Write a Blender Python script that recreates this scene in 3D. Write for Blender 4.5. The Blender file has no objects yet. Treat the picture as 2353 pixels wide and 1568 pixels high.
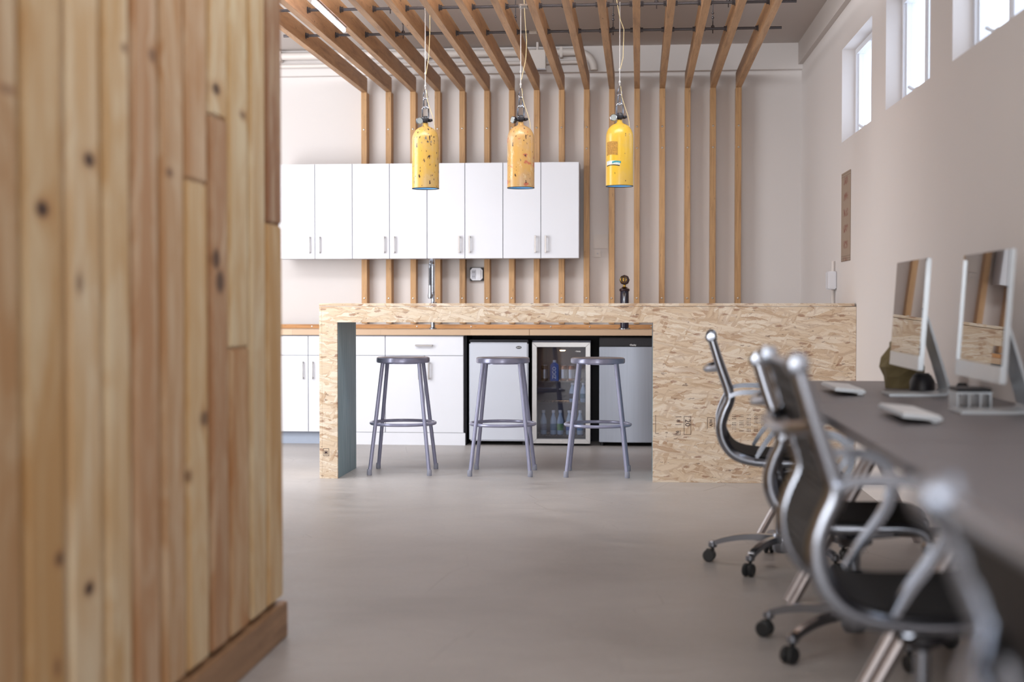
import bpy, bmesh, math, random
from mathutils import Vector, Matrix
random.seed(7)
PI = math.pi
S = bpy.context.scene
C = S.collection

# ---------------------------------------------------------------- camera
EYE = 1.095
FPX = 3268.0
PITCH = math.atan(84 / FPX)
YAW = math.atan(291.5 / FPX * math.cos(PITCH))
cam_d = bpy.data.cameras.new('camera')
cam = bpy.data.objects.new('camera', cam_d)
C.objects.link(cam)
cam.location = (0, 0, EYE)
cam.rotation_euler = (PI / 2 - PITCH, 0, YAW)
cam_d.sensor_width = 36.0
cam_d.lens = FPX / 2353 * 36.0
cam_d.clip_start = 0.05
cam_d.dof.use_dof = True
cam_d.dof.focus_distance = 9.0
cam_d.dof.aperture_fstop = 1.7
S.camera = cam

# ---------------------------------------------------------------- world, lights, exposure
w = bpy.data.worlds.new('sky')
S.world = w
w.use_nodes = True
w.node_tree.nodes['Background'].inputs[0].default_value = (0.80, 0.88, 1.0, 1)
w.node_tree.nodes['Background'].inputs[1].default_value = 2.3
S.view_settings.view_transform = 'Standard'
S.view_settings.look = 'None'
S.view_settings.gamma = 1
S.view_settings.use_curve_mapping = False
S.view_settings.exposure = 0.35


def area(name, loc, rot, sx, sy, power, col):
    l = bpy.data.lights.new(name, 'AREA')
    l.shape = 'RECTANGLE'
    l.size = sx
    l.size_y = sy
    l.energy = power
    l.color = col
    o = bpy.data.objects.new(name, l)
    C.objects.link(o)
    o.location = loc
    o.rotation_euler = rot
    return o


# daylight of the left opening, then added fill: behind partition, behind camera, overhead
area('daylight_left_opening', (-3.7, 8.2, 1.75), (0, -PI / 2, 0.9), 2.6, 2.0, 90, (0.95, 0.97, 1.0))
area('fill_behind_partition', (-3.2, 1.5, 1.75), (PI / 2, 0, PI), 2.2, 2.6, 115, (0.95, 0.97, 1.0))  # unseen fill lamp, added to brighten the back wall
area('fill_behind_camera', (-0.6, -2.8, 1.7), (PI / 2, 0, 0), 3.2, 2.6, 108, (0.98, 0.98, 1.0))  # unseen fill lamp, added for the surfaces facing the camera
area('fill_overhead', (-1.1, 7.6, 3.05), (math.radians(48), 0, 0), 3.2, 0.5, 75, (0.95, 0.97, 1.0))  # added fill lamp tilted at the back wall, no roof opening
area('fill_overhead', (-0.3, 3.6, 3.12), (0, 0, 0), 1.0, 3.0, 20, (0.97, 0.98, 1.0))  # added overhead fill for the boards and bar front, no roof opening


# ---------------------------------------------------------------- helpers
def srgb(r, g, b):
    f = lambda c: (c / 255 / 12.92) if c / 255 <= 0.04045 else ((c / 255 + 0.055) / 1.055) ** 2.4
    return (f(r), f(g), f(b), 1)


class MB:
    """collects vertices and faces in world (or local) coordinates"""

    def __init__(s):
        s.v = []
        s.f = []

    def box(s, x0, x1, y0, y1, z0, z1, M=None):
        b = len(s.v)
        p = [(x0, y0, z0), (x1, y0, z0), (x1, y1, z0), (x0, y1, z0), (x0, y0, z1), (x1, y0, z1), (x1, y1, z1), (x0, y1, z1)]
        if M: p = [tuple(M @ Vector(q)) for q in p]
        s.v += p
        s.f += [tuple(b + i for i in q) for q in ((3, 2, 1, 0), (4, 5, 6, 7), (0, 1, 5, 4), (1, 2, 6, 5), (2, 3, 7, 6), (3, 0, 4, 7))]
        return s

    def prism(s, pts, axis, a0, a1):
        """extrude a 2D outline along axis between a0 and a1"""
        n = len(pts)
        b = len(s.v)
        for a in (a0, a1):
            for (u, v) in pts:
                s.v.append({'x': (a, u, v), 'y': (u, a, v), 'z': (u, v, a)}[axis])
        s.f.append(tuple(b + i for i in range(n)))
        s.f.append(tuple(b + n + i for i in reversed(range(n))))
        for i in range(n):
            j = (i + 1) % n
            s.f.append((b + i, b + n + i, b + n + j, b + j))
        return s

    def tube(s, path, r, n=8, closed=False, rx=None):
        """round (or elliptic) tube through points; r a number or a list"""
        P = [Vector(p) for p in path]
        m = len(P)
        b = len(s.v)
        R = r if isinstance(r, (list, tuple)) else [r] * m
        prev = None
        for i, p in enumerate(P):
            if closed:
                t = P[(i + 1) % m] - P[i - 1]
            else:
                t = P[min(i + 1, m - 1)] - P[max(i - 1, 0)]
            t.normalize()
            if prev is None:
                a = Vector((0, 0, 1)) if abs(t.z) < .9 else Vector((1, 0, 0))
                u = t.cross(a).normalized()
            else:
                u = (prev - t * prev.dot(t)).normalized()
            prev = u
            q = t.cross(u)
            for k in range(n):
                an = 2 * PI * k / n
                s.v.append(tuple(p + (u * math.cos(an) + q * math.sin(an)) * R[i]))
        for i in range(m if closed else m - 1):
            for k in range(n):
                a0 = b + i * n + k
                a1 = b + i * n + (k + 1) % n
                c0 = b + ((i + 1) % m) * n + k
                c1 = b + ((i + 1) % m) * n + (k + 1) % n
                s.f.append((a0, a1, c1, c0))
        if not closed:
            s.f.append(tuple(b + k for k in reversed(range(n))))
            s.f.append(tuple(b + (m - 1) * n + k for k in range(n)))
        return s

    def cyl(s, p0, p1, r0, r1=None, n=16):
        return s.tube([p0, p1], [r0, r0 if r1 is None else r1], n)

    def lathe(s, prof, c=(0, 0, 0), n=24, M=None, cap=True):
        """prof: (radius, height) pairs"""
        b = len(s.v)
        for (r, z) in prof:
            for k in range(n):
                a = 2 * PI * k / n
                q = Vector((r * math.cos(a), r * math.sin(a), z))
                if M: q = M @ q
                s.v.append(tuple(q + Vector(c)))
        m = len(prof)
        for i in range(m - 1):
            for k in range(n):
                k2 = (k + 1) % n
                s.f.append((b + i * n + k, b + i * n + k2, b + (i + 1) * n + k2, b + (i + 1) * n + k))
        if cap:
            s.f.append(tuple(b + k for k in reversed(range(n))))
            s.f.append(tuple(b + (m - 1) * n + k for k in range(n)))
        return s

    def sphere(s, c, r, n=12):
        pr = [(max(r * math.sin(PI * i / n), 1e-4), -r * math.cos(PI * i / n)) for i in range(n + 1)]
        return s.lathe(pr, c, n * 2)

    def sweep(s, path, wy, th):
        """rectangular bar along a path in the local xz plane; wy = (y0,y1); th = thickness (number or list)"""
        m = len(path)
        b = len(s.v)
        T = th if isinstance(th, (list, tuple)) else [th] * m
        for i, (x, z) in enumerate(path):
            a = path[max(i - 1, 0)]
            c = path[min(i + 1, m - 1)]
            t = Vector((c[0] - a[0], c[1] - a[1])).normalized()
            nx, nz = -t.y, t.x
            h = T[i] / 2
            for (yy, k) in ((wy[0], -1), (wy[1], -1), (wy[1], 1), (wy[0], 1)):
                s.v.append((x + nx * h * k, yy, z + nz * h * k))
        for i in range(m - 1):
            for k in range(4):
                k2 = (k + 1) % 4
                s.f.append((b + i * 4 + k, b + i * 4 + k2, b + (i + 1) * 4 + k2, b + (i + 1) * 4 + k))
        s.f.append((b + 3, b + 2, b + 1, b))
        e = b + (m - 1) * 4
        s.f.append((e, e + 1, e + 2, e + 3))
        return s


ORG = {}


def rounded_sweep(mb, path, yc, wy, th, n=12):
    """oval bar along a path in the local xz plane: wy wide across, th deep"""
    m = len(path)
    b = len(mb.v)
    for i, (x, z) in enumerate(path):
        a, c = path[max(i - 1, 0)], path[min(i + 1, m - 1)]
        t = Vector((c[0] - a[0], c[1] - a[1])).normalized()
        for k in range(n):
            an = 2 * PI * k / n
            u = math.cos(an) * th[i] / 2
            mb.v.append((x - t.y * u, yc + math.sin(an) * wy / 2, z + t.x * u))
    for i in range(m - 1):
        for k in range(n):
            k2 = (k + 1) % n
            mb.f.append((b + i * n + k, b + i * n + k2, b + (i + 1) * n + k2, b + (i + 1) * n + k))
    mb.f.append(tuple(b + k for k in reversed(range(n))))
    mb.f.append(tuple(b + (m - 1) * n + k for k in range(n)))
    return mb


def put(name, mb, mat, parent=None, org=None, bevel=0, seg=2, smooth=True, kind=None, loc=None):
    """link one mesh object; coordinates in mb are world ones, org is the origin of the thing"""
    if parent is not None and org is None: org = ORG.get(parent.name, Vector((0, 0, 0)))
    org = Vector(org or (0, 0, 0))
    me = bpy.data.meshes.new(name)
    me.from_pydata([tuple(Vector(v) - org) for v in mb.v], [], mb.f)
    bm = bmesh.new()
    bm.from_mesh(me)
    bmesh.ops.recalc_face_normals(bm, faces=bm.faces)
    if bevel:
        es = [e for e in bm.edges if len(e.link_faces) == 2 and e.calc_face_angle(0) > 0.7]
        bmesh.ops.bevel(bm, geom=es, offset=bevel, segments=seg, affect='EDGES', clamp_overlap=True)
    bm.to_mesh(me)
    bm.free()
    if smooth:
        me.shade_smooth()
        me.set_sharp_from_angle(angle=math.radians(35))
    me.materials.append(mat)
    o = bpy.data.objects.new(name, me)
    C.objects.link(o)
    if parent is not None:
        o.parent = parent
        if loc: o.location = loc
    else:
        o.location = org
    ORG[o.name] = org
    if kind: o['kind'] = kind
    return o


def thing(name, label, cat, loc=(0, 0, 0), rz=0, group=None):
    o = bpy.data.objects.new(name, None)
    o.empty_display_size = 0.05
    C.objects.link(o)
    o.location = loc
    o.rotation_euler = (0, 0, rz)
    ORG[o.name] = Vector(loc)
    return tag(o, label, cat, group)


def tag(o, label, cat, group=None):
    o['label'] = label
    o['category'] = cat
    if group: o['group'] = group
    return o


def copy_tree(o, parent=None):
    c = o.copy()
    C.objects.link(c)
    if parent is not None: c.parent = parent
    ORG[c.name] = ORG.get(o.name, Vector((0, 0, 0)))
    for ch in list(o.children):
        copy_tree(ch, c)
    return c


def text(name, body, size, mat, parent, M, depth=0.0006, bold=0.0):
    cu = bpy.data.curves.new('lettering', 'FONT')
    cu.body = body
    cu.size = size
    cu.extrude = depth
    cu.offset = bold
    cu.align_x = 'CENTER'
    cu.align_y = 'CENTER'
    cu.resolution_u = 2
    t = bpy.data.objects.new('lettering', cu)
    C.objects.link(t)
    bpy.context.view_layer.update()
    me = bpy.data.meshes.new_from_object(t.evaluated_get(bpy.context.evaluated_depsgraph_get()))
    bpy.data.objects.remove(t)
    bpy.data.curves.remove(cu)
    me.transform(M)
    if parent is not None: me.transform(Matrix.Translation(-ORG.get(parent.name, Vector((0, 0, 0)))))
    me.materials.clear()
    me.materials.append(mat)
    me.name = name
    o = bpy.data.objects.new(name, me)
    C.objects.link(o)
    o.parent = parent
    return o


# ---------------------------------------------------------------- materials
def new_mat(name):
    m = bpy.data.materials.new(name)
    m.use_nodes = True
    nt = m.node_tree
    return m, nt, nt.nodes['Principled BSDF']


class NG:
    def __init__(s, nt):
        s.nt = nt

    def n(s, typ, **kw):
        x = s.nt.nodes.new(typ)
        for k, v in kw.items():
            if k.startswith('i_'):
                key = k[2:]
                key = int(key) if key.isdigit() else key.replace('_', ' ')
                s.put(x.inputs[key], v)
            else:
                setattr(x, k, v)
        return x

    def put(s, inp, v):
        if isinstance(v, bpy.types.NodeSocket):
            s.nt.links.new(v, inp)
        else:
            inp.default_value = v

    def math(s, op, a, b=0.0, clamp=False):
        x = s.nt.nodes.new('ShaderNodeMath')
        x.operation = op
        x.use_clamp = clamp
        s.put(x.inputs[0], a)
        s.put(x.inputs[1], b)
        return x.outputs[0]

    def mix(s, f, a, b, bt='MIX'):
        x = s.nt.nodes.new('ShaderNodeMix')
        x.data_type = 'RGBA'
        x.blend_type = bt
        s.put(x.inputs[0], f)
        s.put(x.inputs[6], a)
        s.put(x.inputs[7], b)
        return x.outputs[2]

    def ramp(s, f, stops, interp='LINEAR'):
        x = s.nt.nodes.new('ShaderNodeValToRGB')
        x.color_ramp.interpolation = interp
        e = x.color_ramp.elements
        while len(e) < len(stops): e.new(0.5)
        for i, (p, c) in enumerate(stops):
            e[i].position = p
            e[i].color = c if len(c) == 4 else (*c, 1)
        s.put(x.inputs[0], f)
        return x.outputs[0]

    def step(s, f, a, b):
        x = s.nt.nodes.new('ShaderNodeMapRange')
        x.interpolation_type = 'SMOOTHSTEP'
        s.put(x.inputs[0], f)
        x.inputs[1].default_value = a
        x.inputs[2].default_value = b
        return x.outputs[0]

    def coord(s, scale=(1, 1, 1), rot=(0, 0, 0), loc=(0, 0, 0), src=None):
        if src is None: src = s.n('ShaderNodeTexCoord').outputs['Object']
        m = s.n('ShaderNodeMapping')
        s.put(m.inputs[0], src)
        m.inputs[1].default_value = loc
        m.inputs[2].default_value = rot
        m.inputs[3].default_value = scale
        return m.outputs[0]

    def noise(s, vec, scale, detail=3, rough=0.5, dist=0.0):
        x = s.n('ShaderNodeTexNoise')
        s.put(x.inputs['Vector'], vec)
        x.inputs['Scale'].default_value = scale
        x.inputs['Detail'].default_value = detail
        x.inputs['Roughness'].default_value = rough
        x.inputs['Distortion'].default_value = dist
        return x.outputs[0]

    def bump(s, bsdf, h, strength=0.2, dist=0.01):
        x = s.n('ShaderNodeBump')
        x.inputs['Strength'].default_value = strength
        x.inputs['Distance'].default_value = dist
        s.put(x.inputs['Height'], h)
        s.nt.links.new(x.outputs[0], bsdf.inputs['Normal'])


def plain(name, col, rough=0.5, metal=0.0, var=0.04, scale=30, spec=0.5, bump=0.0, coat=0.0):
    m, nt, b = new_mat(name)
    g = NG(nt)
    v = g.noise(g.coord(), scale, 3)
    dark = tuple(c * (1 - var * 2) for c in col[:3]) + (1,)
    lite = tuple(min(1, c * (1 + var * 2)) for c in col[:3]) + (1,)
    g.put(b.inputs['Base Color'], g.mix(v, dark, lite))
    b.inputs['Roughness'].default_value = rough
    b.inputs['Metallic'].default_value = metal
    b.inputs['Specular IOR Level'].default_value = spec
    b.inputs['Coat Weight'].default_value = coat
    if bump: g.bump(b, v, bump, 0.002)
    return m


def emit(name, col, strength):
    m, nt, b = new_mat(name)
    b.inputs['Base Color'].default_value = col
    b.inputs['Emission Color'].default_value = col
    b.inputs['Emission Strength'].default_value = strength
    return m


M_wall = plain('wall_paint', srgb(224, 219, 217), 0.75, var=0.012, scale=1.2, spec=0.25)
M_ceil = plain('ceiling_paint', srgb(206, 199, 195), 0.8, var=0.015, scale=1.5, spec=0.2)
M_pipe = plain('painted_pipe', srgb(224, 217, 212), 0.5, var=0.01)
M_white = plain('cabinet_white', srgb(229, 231, 238), 0.35, var=0.008, scale=3)
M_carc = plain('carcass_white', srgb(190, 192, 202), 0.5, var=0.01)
M_kick = plain('toe_kick_grey', srgb(165, 175, 192), 0.4, var=0.02)
M_gapd = plain('carcass_dark_gap', srgb(70, 72, 90), 0.7)
M_nickel = plain('brushed_nickel', srgb(190, 186, 184), 0.32, 1.0)
M_chrome = plain('polished_aluminium', srgb(160, 166, 176), 0.17, 1.0, var=0.02)
M_steelr = plain('threaded_steel', srgb(92, 88, 90), 0.45, 0.9, var=0.15, scale=200)
M_bolt = plain('bolt_zinc', srgb(210, 208, 205), 0.3, 1.0)
M_black = plain('black_plastic', srgb(26, 25, 32), 0.45, var=0.1)
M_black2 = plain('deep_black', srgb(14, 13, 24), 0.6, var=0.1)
M_stool = plain('stool_grey_enamel', srgb(156, 158, 184), 0.28, 0.3, var=0.03, coat=0.3)
M_stoolc = plain('stool_rubber_foot', srgb(152, 155, 170), 0.6, var=0.04)
M_desk = plain('desk_grey_laminate', srgb(116, 112, 115), 0.42, var=0.03, scale=5)
M_leg = plain('desk_leg_steel', srgb(178, 172, 172), 0.35, 0.8)
M_alu = plain('monitor_aluminium', srgb(205, 212, 218), 0.35, 0.7, var=0.02)
M_key = plain('keyboard_white', srgb(238, 238, 240), 0.45)
M_rubber = plain('caster_rubber', srgb(40, 42, 44), 0.45)
M_silver = plain('fridge_silver', srgb(206, 211, 222), 0.38, 0.35, var=0.012, scale=2)
M_frame = plain('cooler_steel_frame', srgb(196, 196, 196), 0.28, 0.9, var=0.03)
M_winf = plain('window_vinyl', srgb(235, 238, 245), 0.45, var=0.01)
M_brass = plain('brass', srgb(170, 135, 60), 0.3, 1.0)
M_gold_dark = plain('tap_dark_bronze', srgb(62, 46, 48), 0.35, 0.5)
M_cream = plain('cable_cream', srgb(214, 196, 150), 0.5)
M_cablew = plain('steel_cable', srgb(215, 215, 215), 0.4, 0.5)
M_ink = plain('stamp_ink', srgb(74, 60, 62), 0.8, spec=0.1)
M_letter = plain('white_lettering', srgb(240, 240, 240), 0.5)
M_olive = plain('olive_paper', srgb(110, 98, 66), 0.8, var=0.15, scale=12)
M_tankin = plain('tank_inner_blue', srgb(150, 205, 240), 0.5)


def brushed(name, col, rough=0.35, metal=0.6, ax='z'):
    m, nt, b = new_mat(name)
    g = NG(nt)
    sc = (260, 260, 2) if ax == 'z' else (2, 260, 260)
    v = g.noise(g.coord(sc), 1, 2)
    c = col[:3]
    g.put(b.inputs['Base Color'], g.mix(v, tuple(x * .9 for x in c) + (1,), tuple(min(1, x * 1.08) for x in c) + (1,)))
    b.inputs['Roughness'].default_value = rough
    b.inputs['Metallic'].default_value = metal
    return m


M_brush = brushed('brushed_fridge_door', srgb(176, 184, 198))


def floor_mat():
    m, nt, b = new_mat('sealed_concrete')
    g = NG(nt)
    a = g.noise(g.coord((1, 1, 1)), 0.9, 5, 0.6, 0.4)
    c = g.noise(g.coord((1.0, 2.4, 1)), 3.2, 6, 0.65, 0.8)
    d = g.noise(g.coord((1, 1, 1)), 45, 3, 0.6)
    v = g.math('ADD', g.math('MULTIPLY', a, 0.5), g.math('ADD', g.math('MULTIPLY', c, 0.38), g.math('MULTIPLY', d, 0.12)))
    col = g.ramp(v, [(0.32, srgb(146, 141, 138)), (0.5, srgb(168, 163, 160)), (0.68, srgb(186, 181, 178))])
    # hairline cracks
    vo = g.n('ShaderNodeTexVoronoi', feature='DISTANCE_TO_EDGE')
    wv = g.n('ShaderNodeVectorMath', operation='ADD')
    g.put(wv.inputs[0], g.coord())
    nz = g.n('ShaderNodeTexNoise')
    nz.inputs['Scale'].default_value = 5
    sc = g.n('ShaderNodeVectorMath', operation='SCALE')
    g.put(sc.inputs[0], nz.outputs[1])
    sc.inputs[3].default_value = 0.35
    g.put(wv.inputs[1], sc.outputs[0])
    g.put(vo.inputs['Vector'], wv.outputs[0])
    vo.inputs['Scale'].default_value = 2.2
    crack = g.math('MULTIPLY', g.math('SUBTRACT', 1.0, g.step(vo.outputs[0], 0.0, 0.008)), g.step(a, 0.5, 0.62))
    col = g.mix(g.math('MULTIPLY', crack, 0.4), col, srgb(96, 90, 86))
    # pale scuffs
    sf = g.step(g.noise(g.coord((1.2, 9, 1)), 3.0, 4, 0.7), 0.66, 0.8)
    col = g.mix(g.math('MULTIPLY', sf, 0.25), col, srgb(196, 192, 188))
    g.put(b.inputs['Base Color'], col)
    g.put(b.inputs['Roughness'], g.ramp(c, [(0.3, (0.36,) * 3), (0.7, (0.52,) * 3)]))
    g.bump(b, d, 0.06, 0.002)
    return m


M_floor = floor_mat()


def osb_mat():
    m, nt, b = new_mat('oriented_strand_board')
    g = NG(nt)
    src = g.n('ShaderNodeTexCoord').outputs['Object']
    nz = g.n('ShaderNodeTexNoise')
    g.put(nz.inputs['Vector'], src)
    nz.inputs['Scale'].default_value = 14
    nz.inputs['Detail'].default_value = 5
    nz.inputs['Roughness'].default_value = 0.7
    sc = g.n('ShaderNodeVectorMath', operation='SCALE')
    g.put(sc.inputs[0], nz.outputs[1])
    sc.inputs[3].default_value = 0.035
    ad = g.n('ShaderNodeVectorMath', operation='ADD')
    g.put(ad.inputs[0], src)
    g.put(ad.inputs[1], sc.outputs[0])
    wsrc = ad.outputs[0]
    pal = [(0.0, srgb(190, 160, 134)), (0.14, srgb(218, 196, 168)), (0.42, srgb(230, 213, 190)), (0.75, srgb(240, 229, 212)), (1.0, srgb(222, 202, 174))]
    col = None
    hgt = None
    for i, (ang, lx, lz, thr) in enumerate([(0.1, 7, 30, 0), (-0.32, 8, 34, .5), (0.55, 9, 42, .6), (-0.1, 6, 38, .55), (-0.75, 11, 50, .72), (0.3, 7, 46, .6), (0.0, 8, 70, .62), (1.1, 13, 60, .84), (-0.2, 7, 90, .7)]):
        vo = g.n('ShaderNodeTexVoronoi', feature='F1')
        g.put(vo.inputs['Vector'], g.coord((1, 0.6, 1), src=g.coord((lx * .78, 6, lz * .72), loc=(3.7 * i, 1.3 * i, 9.1 * i), src=g.coord(rot=(0, ang, 0), src=wsrc))))
        vo.inputs['Scale'].default_value = 1.0
        se = g.n('ShaderNodeSeparateColor')
        g.put(se.inputs[0], vo.outputs['Color'])
        fl = g.ramp(se.outputs[0], pal)
        grain = g.noise(g.coord((6, 6, 190), src=g.coord(rot=(0, ang, 0), src=wsrc)), 1, 2)
        fl = g.mix(g.math('MULTIPLY', g.step(grain, 0.3, 0.75), 0.4), fl, srgb(208, 182, 152))
        if col is None:
            col, hgt = fl, se.outputs[0]
        else:
            mask = g.step(se.outputs[1], thr, thr + 0.01)
            # thin darker line just where a flake's border lies
            edge = g.math('MULTIPLY', mask, g.step(vo.outputs['Distance'], 0.5, 0.72))
            fl = g.mix(g.math('MULTIPLY', edge, 0.3), fl, srgb(168, 132, 102))
            col = g.mix(mask, col, fl)
            hgt = g.mix(mask, hgt, se.outputs[0])
    # dark bark specks and reddish flakes
    sp = g.n('ShaderNodeTexVoronoi', feature='F1')
    g.put(sp.inputs['Vector'], g.coord((9, 5, 26), rot=(0, 0.3, 0), src=wsrc))
    sp.inputs['Scale'].default_value = 1.6
    se = g.n('ShaderNodeSeparateColor')
    g.put(se.inputs[0], sp.outputs['Color'])
    k = g.math('MULTIPLY', g.step(se.outputs[2], 0.80, 0.83), g.math('SUBTRACT', 1, g.step(sp.outputs['Distance'], 0.22, 0.42)))
    col = g.mix(g.math('MULTIPLY', k, 0.6), col, srgb(142, 92, 66))
    sp2 = g.noise(g.coord((22, 10, 80), rot=(0, -0.35, 0), src=wsrc), 1.0, 3)
    col = g.mix(g.math('MULTIPLY', g.step(sp2, 0.665, 0.71), 0.6), col, srgb(96, 66, 54))
    g.put(b.inputs['Base Color'], col)
    b.inputs['Roughness'].default_value = 0.6
    b.inputs['Specular IOR Level'].default_value = 0.3
    g.bump(b, hgt, 0.25, 0.003)
    return m


M_osb = osb_mat()


def teal_mat():
    m, nt, b = new_mat('teal_stained_panel')
    g = NG(nt)
    v = g.noise(g.coord((60, 60, 3)), 1, 5, 0.7)
    u = g.noise(g.coord((3, 3, 1.2)), 1, 3)
    col = g.ramp(v, [(0.25, srgb(104, 136, 146)), (0.5, srgb(138, 166, 176)), (0.75, srgb(176, 196, 200))])
    col = g.mix(g.math('MULTIPLY', u, 0.45), col, srgb(116, 134, 136))
    g.put(b.inputs['Base Color'], col)
    b.inputs['Roughness'].default_value = 0.5
    return m


M_teal = teal_mat()


def lvl_mat(name, base, dark, stretch, ply='x', reds=0.0):
    """laminated veneer timber: veneer lines across one axis, grain along the other"""
    m, nt, b = new_mat(name)
    g = NG(nt)
    oi = g.n('ShaderNodeObjectInfo')
    src = g.n('ShaderNodeTexCoord').outputs['Object']
    of = g.n('ShaderNodeCombineXYZ')
    g.put(of.inputs[1], g.math('MULTIPLY', oi.outputs['Random'], 20.0))
    g.put(of.inputs[2], g.math('MULTIPLY', oi.outputs['Random'], 37.0))
    ad = g.n('ShaderNodeVectorMath', operation='ADD')
    g.put(ad.inputs[0], src)
    g.put(ad.inputs[1], of.outputs[0])
    v = g.noise(g.coord(stretch, src=ad.outputs[0]), 1, 5, 0.65, 0.6)
    fine = g.noise(g.coord(tuple(4 * s for s in stretch), src=ad.outputs[0]), 1, 3, 0.6)
    col = g.ramp(v, [(0.25, dark), (0.5, base), (0.75, tuple(min(1, c * 1.25) for c in base[:3]) + (1,))])
    col = g.mix(g.math('MULTIPLY', g.step(fine, 0.56, 0.72), 0.45), col, dark)
    big = g.noise(g.coord((1.5, 1.5, 1.5), src=ad.outputs[0]), 1, 3)
    col = g.mix(g.math('MULTIPLY', g.step(big, 0.45, 0.7), 0.35), col, tuple(min(1, c * 1.3) for c in base[:3]) + (1,))
    # short dark checks and glue voids
    vd = g.noise(g.coord(tuple(s * 1.6 + 9 for s in stretch), src=ad.outputs[0]), 1, 2)
    col = g.mix(g.math('MULTIPLY', g.step(vd, 0.70, 0.76), 0.75), col, srgb(60, 38, 30))
    hs = g.n('ShaderNodeHueSaturation')
    g.put(hs.inputs['Value'], g.math('ADD', 0.9, g.math('MULTIPLY', oi.outputs['Random'], 0.2)))
    g.put(hs.inputs['Color'], col)
    g.put(b.inputs['Base Color'], hs.outputs[0])
    b.inputs['Roughness'].default_value = 0.5
    b.inputs['Specular IOR Level'].default_value = 0.35
    g.bump(b, v, 0.1, 0.002)
    return m


M_post = lvl_mat('laminated_post', srgb(190, 150, 106), srgb(148, 108, 74), (95, 40, 3.0))
M_joist = lvl_mat('laminated_joist', srgb(172, 134, 98), srgb(132, 98, 70), (40, 2.0, 22))
M_ledger = lvl_mat('ledger_wood', srgb(196, 146, 96), srgb(140, 92, 58), (3, 40, 90))
M_frameedge = plain('doorway_wood', srgb(170, 130, 92), 0.6, var=0.08, scale=8)


def block_mat():
    m, nt, b = new_mat('butcher_block')
    g = NG(nt)
    v = g.noise(g.coord((3, 50, 50)), 1, 4)
    br = g.n('ShaderNodeTexBrick')
    g.put(br.inputs['Vector'], g.coord((1, 1, 1)))
    br.inputs['Scale'].default_value = 1.0
    br.inputs['Brick Width'].default_value = 0.7
    br.inputs['Row Height'].default_value = 0.045
    br.inputs['Mortar Size'].default_value = 0.0006
    br.inputs['Color1'].default_value = srgb(214, 186, 156)
    br.inputs['Color2'].default_value = srgb(196, 164, 134)
    br.inputs['Mortar'].default_value = srgb(150, 118, 90)
    col = g.mix(g.math('MULTIPLY', v, 0.35), br.outputs[0], srgb(186, 150, 120))
    g.put(b.inputs['Base Color'], col)
    b.inputs['Roughness'].default_value = 0.4
    return m


M_block = block_mat()

# knots of the pine boards: (y, z, radius across, radius along, strength)
KNOTS = [(2.698, 1.282, 0.0268, 0.0149, 0.95),
         (2.939, 1.402, 0.0272, 0.0144, 0.9),
         (3.857, 1.69, 0.0313, 0.0142, 0.85),
         (3.15, 1.677, 0.0157, 0.0087, 0.5),
         (3.344, 1.693, 0.0294, 0.0153, 0.5),
         (3.46, 1.423, 0.022, 0.0106, 0.6),
         (4.121, 1.653, 0.0268, 0.0101, 0.5),
         (3.849, 1.221, 0.0312, 0.0259, 0.8),
         (3.884, 1.158, 0.0357, 0.0297, 0.8),
         (2.882, 1.14, 0.0153, 0.0194, 0.5),
         (2.767, 0.581, 0.0181, 0.0135, 0.75),
         (2.921, 0.49, 0.0224, 0.0134, 0.95),
         (3.734, 0.788, 0.033, 0.0183, 0.65),
         (3.608, 0.647, 0.0137, 0.0132, 0.45),
         (2.752, 0.364, 0.0119, 0.0168, 0.5),
         (2.544, 1.493, 0.034, 0.0078, 0.4),
         (2.3, 1.1, 0.02, 0.014, 0.9),
         (1.95, 0.8, 0.02, 0.014, 0.9),
         (2.1, 1.8, 0.02, 0.014, 0.8),
         (1.6, 1.3, 0.02, 0.014, 0.8)]


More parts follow.
